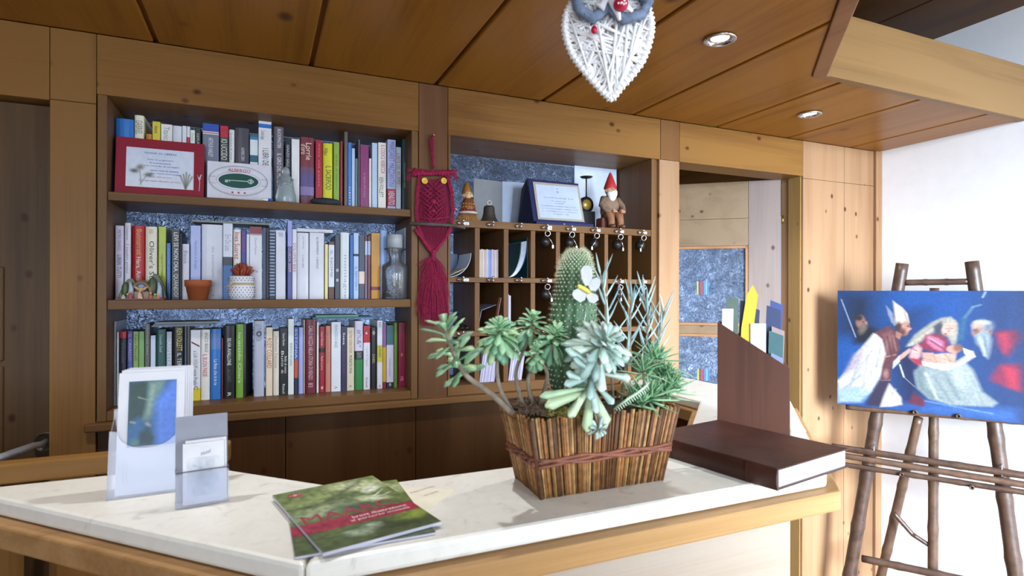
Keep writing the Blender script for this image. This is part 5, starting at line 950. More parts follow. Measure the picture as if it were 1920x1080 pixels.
# folded yellow leaflet curling over
q = FL+dv_*.045+ou*.016+Vector((0,0,.006)); hy = dist_z(FL+dv_*.06, 533)-q.z; b = MB().mat(plain('#d8b030', .4)); b.slab([q, q+dv_*.030, q+dv_*.040+Vector((0,0,hy*.75)), q+dv_*.048+Vector((0,0,hy*.93)), q+dv_*.036+Vector((0,0,hy)), q+dv_*.022+Vector((0,0,hy*.93)), q+dv_*.010+Vector((0,0,hy*.7))], ou*.002); b.build('leaflet', None, None, None, 'yellow leaflet with a curled tip, tallest in the magazine file', 'leaflet')
for i, (u, v, w_, y_, c_, nm, ln) in enumerate(((.060,.030,.045,562,'#1c2438','black leaflet right behind the yellow one',.012),(.078,.040,.040,572,'#2c3450','navy leaflet leaning to the right in the middle',.016),(.085,.050,.04,590,'#3c4468','slate blue leaflet in the middle',.010),(.150,.050,.045,572,'#283458','dark blue leaflet rising at the low right end',.012),(.160,.058,.040,562,'#34447c','navy blue pointed leaflet, highest at the low right end',.014),(.165,.030,.045,620,'#34585c','teal leaflet at the low right end',.006),(.172,.040,.040,612,'#94807c','pinkish leaflet at the low right end',.008),(.180,.022,.036,662,'#707c9c','grey-blue leaflet lowest at the right end',.0))):
    P = FL+dv_*u*.68; inbox(u, v, w_, dist_z(P, y_)-FL.z-.006, c_, 'leaflet', nm, 'leaflet', lean=ln, tipc=.012)
P = FL+dv_*.085; inbox(.112,.012,.048, dist_z(P, 606)-FL.z-.006, '#dfe4ee', 'leaflet', 'white leaflet with small lettering at the middle of the slope', 'leaflet', txt='Museo del lago')
# papers leaning beside the file
q = FR+ou*(Wd_-.035)+dv_*.006; b = MB().mat(plain('#dcdce4', .5)); b.slab([q, q+dv_*.035+ou*.01, q+Vector((0,0,.055))+ou*.0, q+Vector((0,0,.050))-dv_*.0], ou*.003); b.build('paper_sheet', None, None, None, 'white paper leaning on the low end of the magazine file', 'paper')
# ================================================================ planter
ZP = 1.258; bot = [(.425,-1.004),(.668,-1.004),(.662,-.890),(.432,-.890)]; topq = [(.388,-1.040),(.676,-1.040),(.668,-.905),(.392,-.905)]
pt = thing('planter', (.54,-.95,ZC), 'rectangular planter faced with brown twigs and bound with a leather band', 'planter')
TW = [plain(c, .6, bump=.6, bscale=180, var=.35, name='twig') for c in ('#7c5428','#8c6232','#6c4420','#9c7444','#5c3a1e','#a87c4c','#a4683a','#b8905c')]
b = MB(); 
def side_pts(i): return [Vector((*bot[i], ZC+.0005)), Vector((*bot[(i+1) % 4], ZC+.0005)), Vector((*topq[(i+1) % 4], ZP)), Vector((*topq[i], ZP))]
for i in range(4):
    p0, p1, p2, p3 = side_pts(i); n_ = int((p1-p0).length/.0042)
    for k in range(n_):
        f_ = (k+.5+rr.uniform(-.25,.25))/n_; b.mat(rr.choice(TW)); a = p0.lerp(p1, f_); c = p3.lerp(p2, min(1, max(0, f_+rr.uniform(-.006,.006)))); c = c+Vector((0,0,rr.uniform(-.004,.003))); r_ = rr.uniform(.0018,.0030)
        mid = a.lerp(c,.5)+Vector((0,0,0)); b.tube([a, mid, c], [r_, r_*.9, r_], 5)
for i in range(4): b.mat(TW[4]).tube([Vector((*bot[i], ZC+.001)), Vector((*topq[i], ZP))], .0042, 7)
b.build('twig_facing', None, pt)
b = MB().mat(plain('#3a2614', .8)); ib = [(x+(.003 if x < .5 else -.003), y+(.003 if y < -.95 else -.003)) for x, y in bot]; it = [(x+(.003 if x < .5 else -.003), y+(.003 if y < -.95 else -.003)) for x, y in topq]
b.add([(*p, ZC+.002) for p in ib]+[(*p, ZP-.006) for p in it], [(3,2,1,0)]+[(i, (i+1) % 4, (i+1) % 4+4, i+4) for i in range(4)], False); b.build('liner', None, pt)
f_ = .46; ring_ = [Vector((bot[i][0]+(topq[i][0]-bot[i][0])*f_, bot[i][1]+(topq[i][1]-bot[i][1])*f_, ZC+(ZP-ZC)*f_)) for i in range(4)]; LB = plain('#7a4630', .55, bump=.6, bscale=90, var=.25, name='leather_band'); b = MB().mat(LB)
for i in range(4):
    a, c = ring_[i], ring_[(i+1) % 4]; dr = (c-a).normalized(); on_ = Vector((dr.y,-dr.x,0)); n_ = 20
    for lay in (-.004, .001, .005):
        b.tube([a.lerp(c, k/n_)+on_*(.0042+.0012*math.sin(k*1.9+lay*900))+Vector((0,0,lay+.0018*math.sin(k*.9+lay*500))) for k in range(n_+1)], .0034, 6)
b.build('leather_band', None, pt)
b = MB().mat(plain('#4c3c28', .95, bump=1, bscale=60, var=.5, name='potting_soil')); g = []; nx_, ny_ = 24, 12
for j in range(ny_+1):
    for i in range(nx_+1): g.append((.390+.284*i/nx_, -1.037+.129*j/ny_, ZP-.012+.012*math.sin(math.pi*i/nx_)*math.sin(math.pi*j/ny_)+rr.uniform(-.002,.002)))
b.add(g, [(j*(nx_+1)+i, j*(nx_+1)+i+1, (j+1)*(nx_+1)+i+1, (j+1)*(nx_+1)+i) for j in range(ny_) for i in range(nx_)], True); b.build('soil', None, pt)
b = MB().mat(plain('#b0a458', .95, bump=.5, var=.4, name='yellow_moss'))
for i in range(800): x = .425+.09*rr.random(); y = -1.036+.045*rr.random(); b.leaf((x,y,ZP-.003+.010*rr.random()), (rr.uniform(-1,1),rr.uniform(-1,.4),rr.uniform(.0,.8)), (0,0,1), .009, .0022, .3, .4, 2)
b.build('moss', None, pt, kind='stuff')
b = MB().mat(plain('#7c6654', .95, name='dry_roots'))
for i in range(160):
    x = .400+.045*rr.random(); y = -1.02+.09*rr.random(); z = ZP+.004*rr.random(); b.tube([(x,y,z),(x+rr.uniform(-.014,.014),y+rr.uniform(-.014,.012),z+rr.uniform(.0,.016)),(x+rr.uniform(-.02,.02),y+rr.uniform(-.02,.014),z+rr.uniform(-.004,.012))], .0007, 3, False)
b.build('dry_roots', None, pt, kind='stuff')
# ---------------------------------------------------------------- plants
def Y_(x, y, Y): return AY(x, y, Y)
def green(h, name, rough=.4, var=.25): return plain(h, rough, bump=.15, bscale=40, var=var, name=name, Subsurface_Weight=.0)
PAD = lambda t: (t**.55)*(1.12-.12*t)*(1-max(0,t-.82)**2*22) if t < 1 else .25
SPEAR = lambda t: (min(1, t/.25)**.5)*(1-t)**.55+.02
def rosette(b, c, ax, n, L, w, spread=(15,85), bend=.35, shape=PAD, th=.22, cup=.2, jitter=.12, alt=None, back=0):
    ax = Vector(ax).normalized(); a = ax.orthogonal().normalized(); k = ax.cross(a)
    for i in range(n):
        f_ = i/(n-1); ph = i*2.39996; el = math.radians(spread[0]+(spread[1]-spread[0])*f_); d = ax*math.cos(el)+(a*math.cos(ph)+k*math.sin(ph))*math.sin(el)
        d += Vector((rr.uniform(-1,1), rr.uniform(-1,1), rr.uniform(-1,1)))*jitter; ll = L*(.45+.55*min(1, f_*1.5))*rr.uniform(.88,1.1)
        if alt: b.mat(alt[i % len(alt)])
        b.leaf(Vector(c)-ax*back*f_, d, ax, ll, w*rr.uniform(.85,1.1)*(.6+.4*min(1, f_*2)), th, bend*rr.uniform(.5,1.4), 6, shape, cup)
STM = plain('#8c8070', .8, bump=.6, bscale=120, var=.3, name='grey_stem')
# shrubby succulent, left: four bending stems with leaf crowns
t = thing('shrubby_succulent', (.43,-.97,ZP-.002), 'branching succulent with bare grey stems and paddle leaf crowns, left in the planter', 'succulent')
ga = [green(c, 'paddle_leaf') for c in ('#8fbe90','#a2cca0','#7fb08c','#b8daa4')]
def stem(parent, pix, r0, r1, name='stem'):
    pts = [Y_(*p) for p in pix]; n_ = len(pts); out = []
    for i in range(n_-1):
        for k in range(4):
            t_ = k/4; p0 = pts[max(i-1,0)]; p1 = pts[i]; p2 = pts[i+1]; p3 = pts[min(i+2,n_-1)]
            out.append(.5*((2*p1)+(p2-p0)*t_+(2*p0-5*p1+4*p2-p3)*t_*t_+(3*p1-p0-3*p2+p3)*t_**3))
    out.append(pts[-1]); b = MB().mat(STM); b.tube(out, [r0+(r1-r0)*i/(len(out)-1) for i in range(len(out))], 8); b.build(name, None, parent); return out
s1 = stem(t, [(958,772,-.99),(920,738,-1.0),(878,708,-1.02),(858,678,-1.03),(842,640,-1.04),(834,610,-1.04)], .0052, .0026)
b = MB(); 
for i in range(30):                                  # leaves along the end of the left stem
    k = 9+int(i*11/29); p = s1[min(k, len(s1)-1)]; ph = i*2.39996; b.mat(ga[i % 4]); tan = (s1[min(k+1,len(s1)-1)]-s1[max(k-1,0)]).normalized(); a = tan.orthogonal().normalized(); c = tan.cross(a); d = (a*math.cos(ph)+c*math.sin(ph))+tan*(.35 if i < 22 else 1.0)
    b.leaf(p, d, tan, rr.uniform(.036,.046)*(1 if i < 24 else .8), .0150, .2, .35, 6, PAD, .2)
b.build('leaf_crown', None, t)
for pix, (cx_, cy_, Yc), L_, n_, ax in (
    ([(962,775,-.98),(940,735,-.98),(932,700,-.985),(934,660,-.99),(937,622,-.99)], (937,612,-.99), .046, 44, (-.1,-.35,.9)),
    ([(985,770,-.97),(968,715,-.96),(972,680,-.95),(990,640,-.94),(997,606,-.94)], (998,596,-.94), .042, 34, (.1,-.3,.9)),
    ([(1004,770,-.97),(990,720,-.97),(1000,690,-.97),(1026,670,-.975),(1040,640,-.98)], (1042,622,-.98), .044, 40, (.1,-.35,.9)),
    ([(1010,770,-.99),(1020,735,-.985),(1026,700,-.99),(1010,672,-1.0),(1006,660,-1.0)], (1006,650,-1.0), .024, 20, (-.1,-.4,.9))):
    stem(t, pix, .0042, .0026); c = Y_(cx_, cy_, Yc); b = MB(); rosette(b, c, ax, int(n_*1.35), L_*.95, .0150, (8,122), 1.15, alt=ga, back=.030, th=.14); b.build('leaf_crown', None, t)
# cactus
def sect(y, xl, xr, Y): a = Y_(xl, y, Y); c = Y_(xr, y, Y); return (a+c)/2, (c-a).length/2
t = thing('cactus', tuple(Y_(1073,752,-.94)), 'tall columnar cactus covered in pale spine tufts, middle of the planter', 'cactus'); rows_ = [(758,1042,1106),(720,1035,1112),(680,1030,1114),(640,1030,1114),(600,1034,1113),(560,1041,1112),(530,1046,1110),(505,1050,1108),(488,1054,1105),(475,1061,1100),(468,1070,1092)]
b = MB().mat(green('#4c7450', 'cactus_skin', .5)); n_ = 39; vs = []; secs = []
for y, xl, xr in rows_:
    c, r_ = sect(y, xl, xr, -.945); secs.append((c, r_))
fine = []
for i in range(len(secs)-1):
    for k in range(4): f_ = k/4; fine.append((secs[i][0].lerp(secs[i+1][0], f_), secs[i][1]*(1-f_)+secs[i+1][1]*f_))
fine.append(secs[-1]); R13 = 13
for c, r_ in fine: vs += [c+Vector((math.cos(2*math.pi*k/52), math.sin(2*math.pi*k/52), 0))*(r_*(.93+.07*math.cos(R13*2*math.pi*k/52))) for k in range(52)]
top_ = fine[-1][0]+Vector((0,0,.004)); vs.append(top_); m_ = len(fine); b.add(vs, [(i*52+k, i*52+(k+1) % 52, (i+1)*52+(k+1) % 52, (i+1)*52+k) for i in range(m_-1) for k in range(52)]+[((m_-1)*52+k, (m_-1)*52+(k+1) % 52, m_*52) for k in range(52)], True); b.build('body', None, t)
ar = MB().mat(plain('#dfe8cc', .7, name='areole')); sp = MB().mat(plain('#d8d0b0', .6, name='pale_spine')); sb_ = MB().mat(plain('#7c6850', .7, name='brown_spine'))
for i, (c, r_) in enumerate(fine):
    for k in range(R13*2 if i < 36 else R13):
        ph = 2*math.pi*(k+.5*(i % 2))/(R13*2 if i < 36 else R13)
        if math.sin(ph) > .55: continue
        d = Vector((math.cos(ph), math.sin(ph), .15 if i < 34 else .8)).normalized(); q = c+Vector((d.x, d.y, 0)).normalized()*r_*.985
        ar.ball(q, .0017, 5)
        low = i < 26 and rr.random() < .85; tgt = sb_ if low else sp
        for s_ in range(7 if low else 4): e_ = (d+Vector((rr.uniform(-.8,.8), rr.uniform(-.8,.8), rr.uniform(-.7,.8)))).normalized(); tgt.tube([q, q+e_*rr.uniform(.004,.0085)], [.00035,.00012], 3, False)
ar.build('areoles', None, t); sp.build('pale_spines', None, t, kind='stuff'); sb_.build('brown_spines', None, t, kind='stuff')
# butterfly pick
c = Y_(1098,538,-1.0); t = thing('butterfly_pick', tuple(Y_(1090,745,-1.0)), 'white feather butterfly with a yellow body on a thin wire before the cactus', 'decoration')
b = MB().mat(plain('#f2f2f0', .7, bump=.4, bscale=200, var=.05, name='white_feather')); 
def wing(pix, d): 
    q = [Y_(x, y, -1.0) for x, y in pix]; m0 = Y_(1100,537,-1.003); b = MB().mat(plain('#c4c6c8', .7, bump=.4, bscale=200, var=.05)); b.slab([p+Vector((0,-.008*((p-m0).length/.03)**1.2*d,0)) for p in q], (0,.0012,0)); b.build('wing', None, t, sub=0)
wing([(1097,536),(1088,522),(1084,507),(1089,499),(1098,498),(1106,505),(1108,520),(1103,535)], 1.0)
wing([(1103,536),(1108,524),(1116,520),(1122,525),(1122,536),(1116,545),(1106,545)], .8)
wing([(1096,541),(1084,540),(1072,545),(1068,552),(1072,560),(1084,567),(1094,562),(1098,552)], .9)
wing([(1100,546),(1108,549),(1118,554),(1119,562),(1110,569),(1102,566),(1098,557)], .7)
b = MB().mat(plain('#e8dc60', .6)); b.tube([Y_(1084,535,-1.006), Y_(1092,540,-1.007), Y_(1102,546,-1.006), Y_(1106,550,-1.004)], [.0028,.0038,.0038,.0018], 8); b.ball(Y_(1086,537,-1.008), .0036, 8); b.build('body', None, t)
b = MB().mat(plain('#b8bcb8', .3, .8)); b.tube([Y_(1103,550,-1.0), Y_(1096,600,-1.0), Y_(1090,640,-.995), Y_(1088,748,-.99)], .0007, 5); b.build('wire', None, t)
# blue finger senecio
t = thing('finger_succulent', tuple(Y_(1190,750,-.93)), 'tall blue-green succulent with thin pointed finger leaves, right in the planter', 'succulent'); gb = [green(c, 'finger_leaf') for c in ('#98b8b8','#b0cccc','#88aaac','#c4dcd4')]
for j, (pix, n_) in enumerate((([(1150,752,-.94),(1146,690,-.94),(1140,620,-.94),(1133,560,-.94),(1126,515,-.94)], 20), ([(1165,752,-.93),(1172,700,-.92),(1180,640,-.92),(1182,590,-.92),(1184,560,-.92)], 18), ([(1185,752,-.93),(1198,700,-.92),(1212,640,-.92),(1214,590,-.92),(1206,550,-.92)], 20), ([(1195,752,-.92),(1215,700,-.91),(1232,650,-.91),(1240,610,-.91),(1246,580,-.91)], 18), ([(1140,752,-.92),(1130,700,-.91),(1124,660,-.91),(1120,630,-.91)], 14))):
    o_ = stem(t, pix, .0030, .0018); b = MB()
    for i in range(n_):
        k = 4+int(i*(len(o_)-5)/(n_-1)); p = o_[min(k, len(o_)-1)]; ph = i*2.39996+j; f_ = i/(n_-1); d = Vector((math.cos(ph), math.sin(ph)*.7, .75+.9*f_)); b.mat(gb[(i+j) % 4]); b.leaf(p, d, (0,0,1), rr.uniform(.052,.078)*(1-.25*f_), .0070, .5, -.12, 6, SPEAR, 0)
    b.build('finger_leaves', None, t)
# pale drooping echeveria-like succulent
t = thing('drooping_succulent', tuple(Y_(1110,765,-1.02)), 'pale blue succulent drooping over the front edge of the planter', 'succulent'); gc = [green(c, 'pale_paddle_leaf') for c in ('#b0ccc0','#c2dacc','#a0bdb4','#cfe2d4')]; gl = [green(c, 'pale_green_paddle_leaf') for c in ('#b8d0a4','#c8dcb4','#a8c8a0')]
o_ = stem(t, [(1092,768,-1.02),(1098,740,-1.035),(1115,700,-1.05),(1135,650,-1.06)], .0055, .0040); b = MB(); rosette(b, Y_(1136,640,-1.065), (.15,-.75,.65), 50, .060, .0205, (6,125), .75, alt=gc, back=.03, shape=PAD); b.build('upper_rosette', None, t)
b = MB()
def pl_(x0, y0, x1, y1, w_, m_, Y0=-1.045, Y1=-1.07, bend=0): a = Y_(x0,y0,Y0); c = Y_(x1,y1,Y1); b.mat(m_); b.leaf(a, c-a, (-.1,-1,.35), (c-a).length, w_*1.08, .15, bend, 8, lambda t_: (.42+.58*t_**1.2)*(1-max(0,t_-.86)**2*38) if t_ < 1 else .25, .15)
for a in ((1100,735,1022,762,.018,gl[0]),(1096,728,1012,744,.013,gl[2]),(1102,730,1066,782,.018,gl[1]),(1106,735,1100,810,.021,gl[0]),(1112,735,1138,798,.022,gl[1]),(1108,720,1118,775,.017,gc[1]),(1100,715,1062,700,.014,gc[0]),(1104,708,1058,722,.014,gc[2]),(1120,725,1150,758,.015,gc[0]),(1116,700,1075,672,.015,gc[2]),(1125,690,1060,655,.016,gc[0]),(1130,690,1180,668,.016,gc[1]),(1130,700,1182,710,.015,gc[3]),(1128,680,1126,735,.020,gc[3]),(1112,700,1105,750,.018,gc[2])): pl_(*a)
b.build('lower_leaves', None, t)
b = MB(); b.mat(STM).tube([Y_(1112,765,-1.05), Y_(1118,785,-1.062), Y_(1124,806,-1.068)], .0022, 6); rosette(b, Y_(1124,806,-1.07), (.05,-.8,-.3), 16, .020, .009, (10,110), .3, alt=gc, back=.004); b.build('hanging_offset', None, t)
# small pale sprig
t = thing('small_sprig', tuple(Y_(1150,768,-1.03)), 'small pale scaly sprig between the drooping and the spiky succulents', 'succulent'); b = MB().mat(green('#b8ccb0', 'sprig_leaf')); o_ = [Y_(1150,768,-1.03), Y_(1172,752,-1.045), Y_(1195,738,-1.05), Y_(1214,722,-1.05)]; b.tube(o_, .0016, 6)
for i in range(34):
    f_ = i/33*2.999; k = int(f_); p = o_[k].lerp(o_[k+1], f_-k); s_ = 1 if i % 2 else -1; b.leaf(p, Vector((.5*s_*.4+.4,-.3,.6*s_+.2)), (0,-1,0), .0085, .0034, .4, .2, 3, SPEAR)
b.build('scaly_branch', None, t)
# spiky green rosettes on the right
t = thing('spiky_succulent', tuple(Y_(1228,755,-1.0)), 'dark green spiky rosettes at the right end of the planter', 'succulent'); gd = [green(c, 'spiky_leaf') for c in ('#6c9c70','#7cac7c','#5c8c64','#9cc494')]
for cx_, cy_, Yc, L_, n_ in ((1222,738,-1.025,.052,34),(1248,728,-.985,.048,28),(1206,748,-1.035,.030,20),(1240,700,-.96,.055,30),(1225,668,-.95,.060,26),(1252,700,-.97,.050,26),(1208,690,-.98,.055,22),(1190,735,-1.0,.035,18),(1236,672,-.95,.078,20),(1262,720,-.98,.055,18)):
    b = MB(); c = Y_(cx_, cy_, Yc); rosette(b, c, (.25,-.25,.95), n_, L_, .0105 if cy_ > 705 else .008, (5,100), -.15 if cy_ > 705 else .35, SPEAR, .35, 0, alt=gd, back=.015); b.mat(STM).tube([c, Y_(min(cx_,1232), 765, Yc+.01)], .003, 6); b.build('spiky_rosette', None, t)
# ================================================================ hanging wicker heart
D0 = 1.2
def HP(x, y, d=0): return AD(x, y, D0+d)
top_c = HP(1140, 0); t = thing('wicker_heart', tuple(HP(1140,188)), 'white wicker heart with a grey fluffy bow hanging from the ceiling', 'hanging decoration')
WW = plain('#fafafa', .6, bump=.3, bscale=150, var=.02, name='white_wicker')
outl = [(1140,14),(1122,-4),(1098,-8),(1074,4),(1062,26),(1059,52),(1063,76),(1073,102),(1088,124),(1108,148),(1128,170),(1146,187),(1162,166),(1184,142),(1202,118),(1213,92),(1220,64),(1221,40),(1214,14),(1196,-6),(1172,-8),(1154,2),(1140,14)]
def sm(pts, n=3):
    r = []
    for i in range(len(pts)-1):
        for k in range(n): r.append((pts[i][0]+(pts[i+1][0]-pts[i][0])*k/n, pts[i][1]+(pts[i+1][1]-pts[i][1])*k/n))
    return r+[pts[-1]]
b = MB().mat(WW); ol = sm(outl); b.tube([HP(x,y) for x,y in ol], .0065, 8)
for i in range(0, len(ol)-1): p = HP(*ol[i]); q = HP(*ol[i+1]); b.ring(p.lerp(q,.5), .0075, .0022, (q-p), 10, 5)
b.build('rim', None, t)
b = MB().mat(WW); N2 = len(outl)-1
for i in range(112):
    a = rr.randrange(1, N2); c = (a+rr.randrange(6, N2-5)) % N2; fa, fc = rr.random(), rr.random(); pa = [outl[a][k]*(1-fa)+outl[(a+1) % N2][k]*fa for k in (0,1)]; pc = [outl[c][k]*(1-fc)+outl[(c+1) % N2][k]*fc for k in (0,1)]; dd = rr.uniform(-.010,.010)
    b.tube([HP(pa[0],pa[1],dd*.4), HP((pa[0]+pc[0])/2,(pa[1]+pc[1])/2,dd*1.3), HP(pc[0],pc[1],dd*.4)], rr.uniform(.0022,.0036), 5)
b.build('woven_twigs', None, t)
FUR = plain('#74849c', .95, bump=1, bscale=120, var=.3, name='grey_fluff'); b = MB().mat(FUR)
for pts, r_ in (([(1140,14,-.016),(1112,34,-.022),(1088,20,-.025),(1078,-8,-.02),(1100,-30,-.018),(1138,-10,-.018)], .0115), ([(1140,10,-.016),(1170,36,-.022),(1205,26,-.024),(1216,6,-.02),(1190,-26,-.018),(1146,-10,-.018)], .0115)):
    P_s = [HP(*p) for p in pts]; b.tube(P_s, r_, 10)
    for i in range(500):
        k = rr.randrange(len(P_s)-1); q = P_s[k].lerp(P_s[k+1], rr.random()); d = Vector((rr.uniform(-1,1),rr.uniform(-1,1),rr.uniform(-1,1))).normalized(); b.tube([q+d*r_*.9, q+d*(r_+rr.uniform(.002,.005))], [.0005,.0002], 3, False)
b.build('fluffy_bow', None, t)
b = MB().mat(plain('#e8e8ee', .8)); b.tube([HP(1140,-12,-.03), HP(1128,14,-.034), HP(1116,6,-.034)], [.006,.009,.003], 8); b.tube([HP(1145,0,-.03), HP(1158,22,-.034), HP(1162,38,-.032)], [.008,.007,.003], 8); b.tube([HP(1150,-8,-.03), HP(1172,10,-.036), HP(1186,22,-.032)], [.006,.008,.003], 8); b.build('ribbon', None, t)
b = MB().mat(plain('#b80c38', .5)); c = HP(1164,8,-.046); b.ball(c, .0150, 16, .9); b.mat(plain('#f2f2f4', .6))
for i in range(10): a_ = rr.uniform(0,6.28); e_ = rr.uniform(.2,1); d = (RT*math.cos(a_)*e_+UP*math.sin(a_)*e_-FW*.9).normalized(); b.ball(c+d*.0142, .0024, 6)
b.build('spotted_toadstool', None, t)
b = MB().mat(plain('#b80c38', .4)); b.ball(HP(1114,56,-.03), .0065, 12, 1.25); b.build('red_bead', None, t)
hook_ = HP(1140,-8); b = MB().mat(plain('#d8d8dc', .6)); b.tube([HP(1140,10), hook_, (hook_.x, hook_.y, ZT-.002)], .0012, 5); b.build('hanging_string', None, t)
# ================================================================ easel and painting
PL = Vector((2.335,-.115,0)); PR = Vector((2.62,-.66,0)); ev = (PR-PL).normalized(); en = Vector((ev.y,-ev.x,0)); en = en if en.dot(CAM-PL) > 0 else -en   # en faces the room
def onp(x, y, off_=0, lean=.0):                     # point of the easel plane on a sight line
    d = ray(x, y); P0 = PL+en*off_; t_ = (P0-CAM).dot(en)/d.dot(en); return CAM+d*t_
BAM = plain('#433026', .42, bump=.5, bscale=60, var=.35, name='brown_bamboo'); BAM2 = plain('#543e30', .42, bump=.5, bscale=60, var=.3, name='light_brown_bamboo')
t = thing('bamboo_easel', tuple(onp(1745,1080).xy)+(0,), 'brown bamboo easel carrying the blue painting before the white wall', 'easel')
def cane(name, A, B, r0, r1, m_=BAM, nodes=4, extra=None):
    b = MB().mat(m_); A = Vector(A); B = Vector(B); n_ = nodes*6; pts = []; rs = []
    for i in range(n_+1):
        f_ = i/n_; bump_ = 1.13 if i % 6 == 0 and 0 < i < n_ else 1.0; pts.append(A.lerp(B, f_)); rs.append((r0+(r1-r0)*f_)*bump_)
    b.tube(pts, rs, 12)
    if extra: extra(b)
    return b.build(name, None, t)
def down(A, B):                                     # extend a cane to the floor
    A = Vector(A); B = Vector(B); k = A.z/(A.z-B.z); return A+(B-A)*k
def pegholes(pix):
    def f(b):
        for x, y in pix: b.mat(BLACK); q = onp(x, y, .016); b.ball(q, .0042, 8, sy=.6, sx=.6); b.mat(CHROME); b.ball(q+Vector((-.004,-.002,.004)), .0018, 6)
    return f
a = onp(1692,494); m_ = onp(1601,1030); fl = down(a, m_); cane('leg', a, fl, .0235, .0255, BAM, 7, pegholes([(1624,910),(1620,945),(1617,980)]))
a = onp(1822,490); m_ = onp(1897,1030); fr_ = down(a, m_); cane('leg', a, fr_, .0235, .0255, BAM, 7, pegholes([(1888,956),(1893,997),(1899,1039)]))
ba = onp(1757,520,-.02); bb1 = onp(1654,1040,-.05); bb_ = down(ba, bb1); bb_ -= en*.16; cane('rear_leg', onp(1722,783,-.06), bb_+Vector((0,0,0)), .0175, .0190, BAM2, 6)
cane('rear_leg', onp(1752,540,-.05), onp(1749,1079,-.08), .0170, .0185, BAM2, 6)
cane('crossbar', onp(1697,530,-.0), onp(1816,528,-.0), .0125, .0125, BAM, 3)
cane('brace', onp(1676,962,-.07), onp(1712,1003,-.075), .0095, .0090, BAM, 2); cane('brace', onp(1711,1002,-.075), onp(1743,1023,-.08), .0090, .0088, BAM, 1)
cane('crossbar', onp(1616,1047,.0), onp(1925,1112,.0), .0150, .0150, BAM, 4)
# ledge for the picture, three canes wide bar below it
def pegs(pix, off_, on=None):
    for x, y in pix:
        q = onp(x, y, off_); b = MB().mat(BAM); b.lathe([(0,.0),(.0085,.0),(.0085,.018),(.0045,.018),(.004,.012),(0,.012)], q, 14, tuple(en)); b.mat(plain('#1c1818', .5)); b.lathe([(0,.0125),(.004,.0125)], q, 10, tuple(en)); b.build('peg', None, on or t)
lc_ = cane('ledge_cane', onp(1586,763,.030), onp(1990,797,.030), .0115, .0120, BAM2, 5); pegs([(1716,772),(1797,779)], .040, lc_)
for x0, y0, x1, y1, r_ in ((1560,837,1990,902,.0135),(1560,851,1990,920,.0125),(1562,868,1990,934,.0110)): cane('lower_cane', onp(x0,y0,.036), onp(x1,y1,.036), r_, r_, BAM if y0 != 851 else BAM2, 5)
pegs([(1691,888),(1822,912)], .042)
for x, y in ((1640,843),(1878,880)):
    b = MB().mat(plain('#b8bcc8', .4, .6)); q = onp(x, y, .022); b.tube([q+Vector((0,0,.02)), q+en*.02+Vector((0,0,.012)), q+en*.024-Vector((0,0,.02)), q-Vector((0,0,.026))], .0016, 5); b.build('wire_tie', None, t)
# the painting: an old devotional scene printed on a panel
tl = onp(1571,545,.044); bl = onp(1570,757,.044); tr_ = onp(1920,537,.044); wv = tr_-tl; wv.z = 0; wd = wv.length; r1 = wv.normalized(); Wp = wd*1.38; Hp = tl.z-bl.z
u1 = Vector((0,0,1)); o = Vector((bl.x, bl.y, bl.z))
def ax_(x, y):                                       # crop pixels of the visible part to picture fractions
    X_ = (x-78)/(1427-78); D_ = 1; d0 = (tl-CAM).dot(FW); d1 = (tr_-CAM).dot(FW); s_ = X_*d0/(d1+(d0-d1)*X_)*1.0 if False else X_*d0/(X_*d0+(1-X_)*d1); yt_ = 98+(65-98)*X_; yb_ = 915+(1030-915)*X_; return (s_/1.38, (y-yt_)/(yb_-yt_))
def pp(*q): return [ax_(x, y) for x, y in q]
def el(x, y, rx, ry, ang, col, soft): a = ax_(x, y); c = ax_(x+rx, y); e_ = ax_(x, y+ry); return ('e', (a[0], a[1], max(.004, abs(c[0]-a[0])), max(.006, abs(e_[1]-a[1])), ang), col, soft)
def ln_(x0, y0, x1, y1, wd_, col, soft=.004): a = ax_(x0, y0); c = ax_(x1, y1); return ('l', (*a, *c, wd_), col, soft)
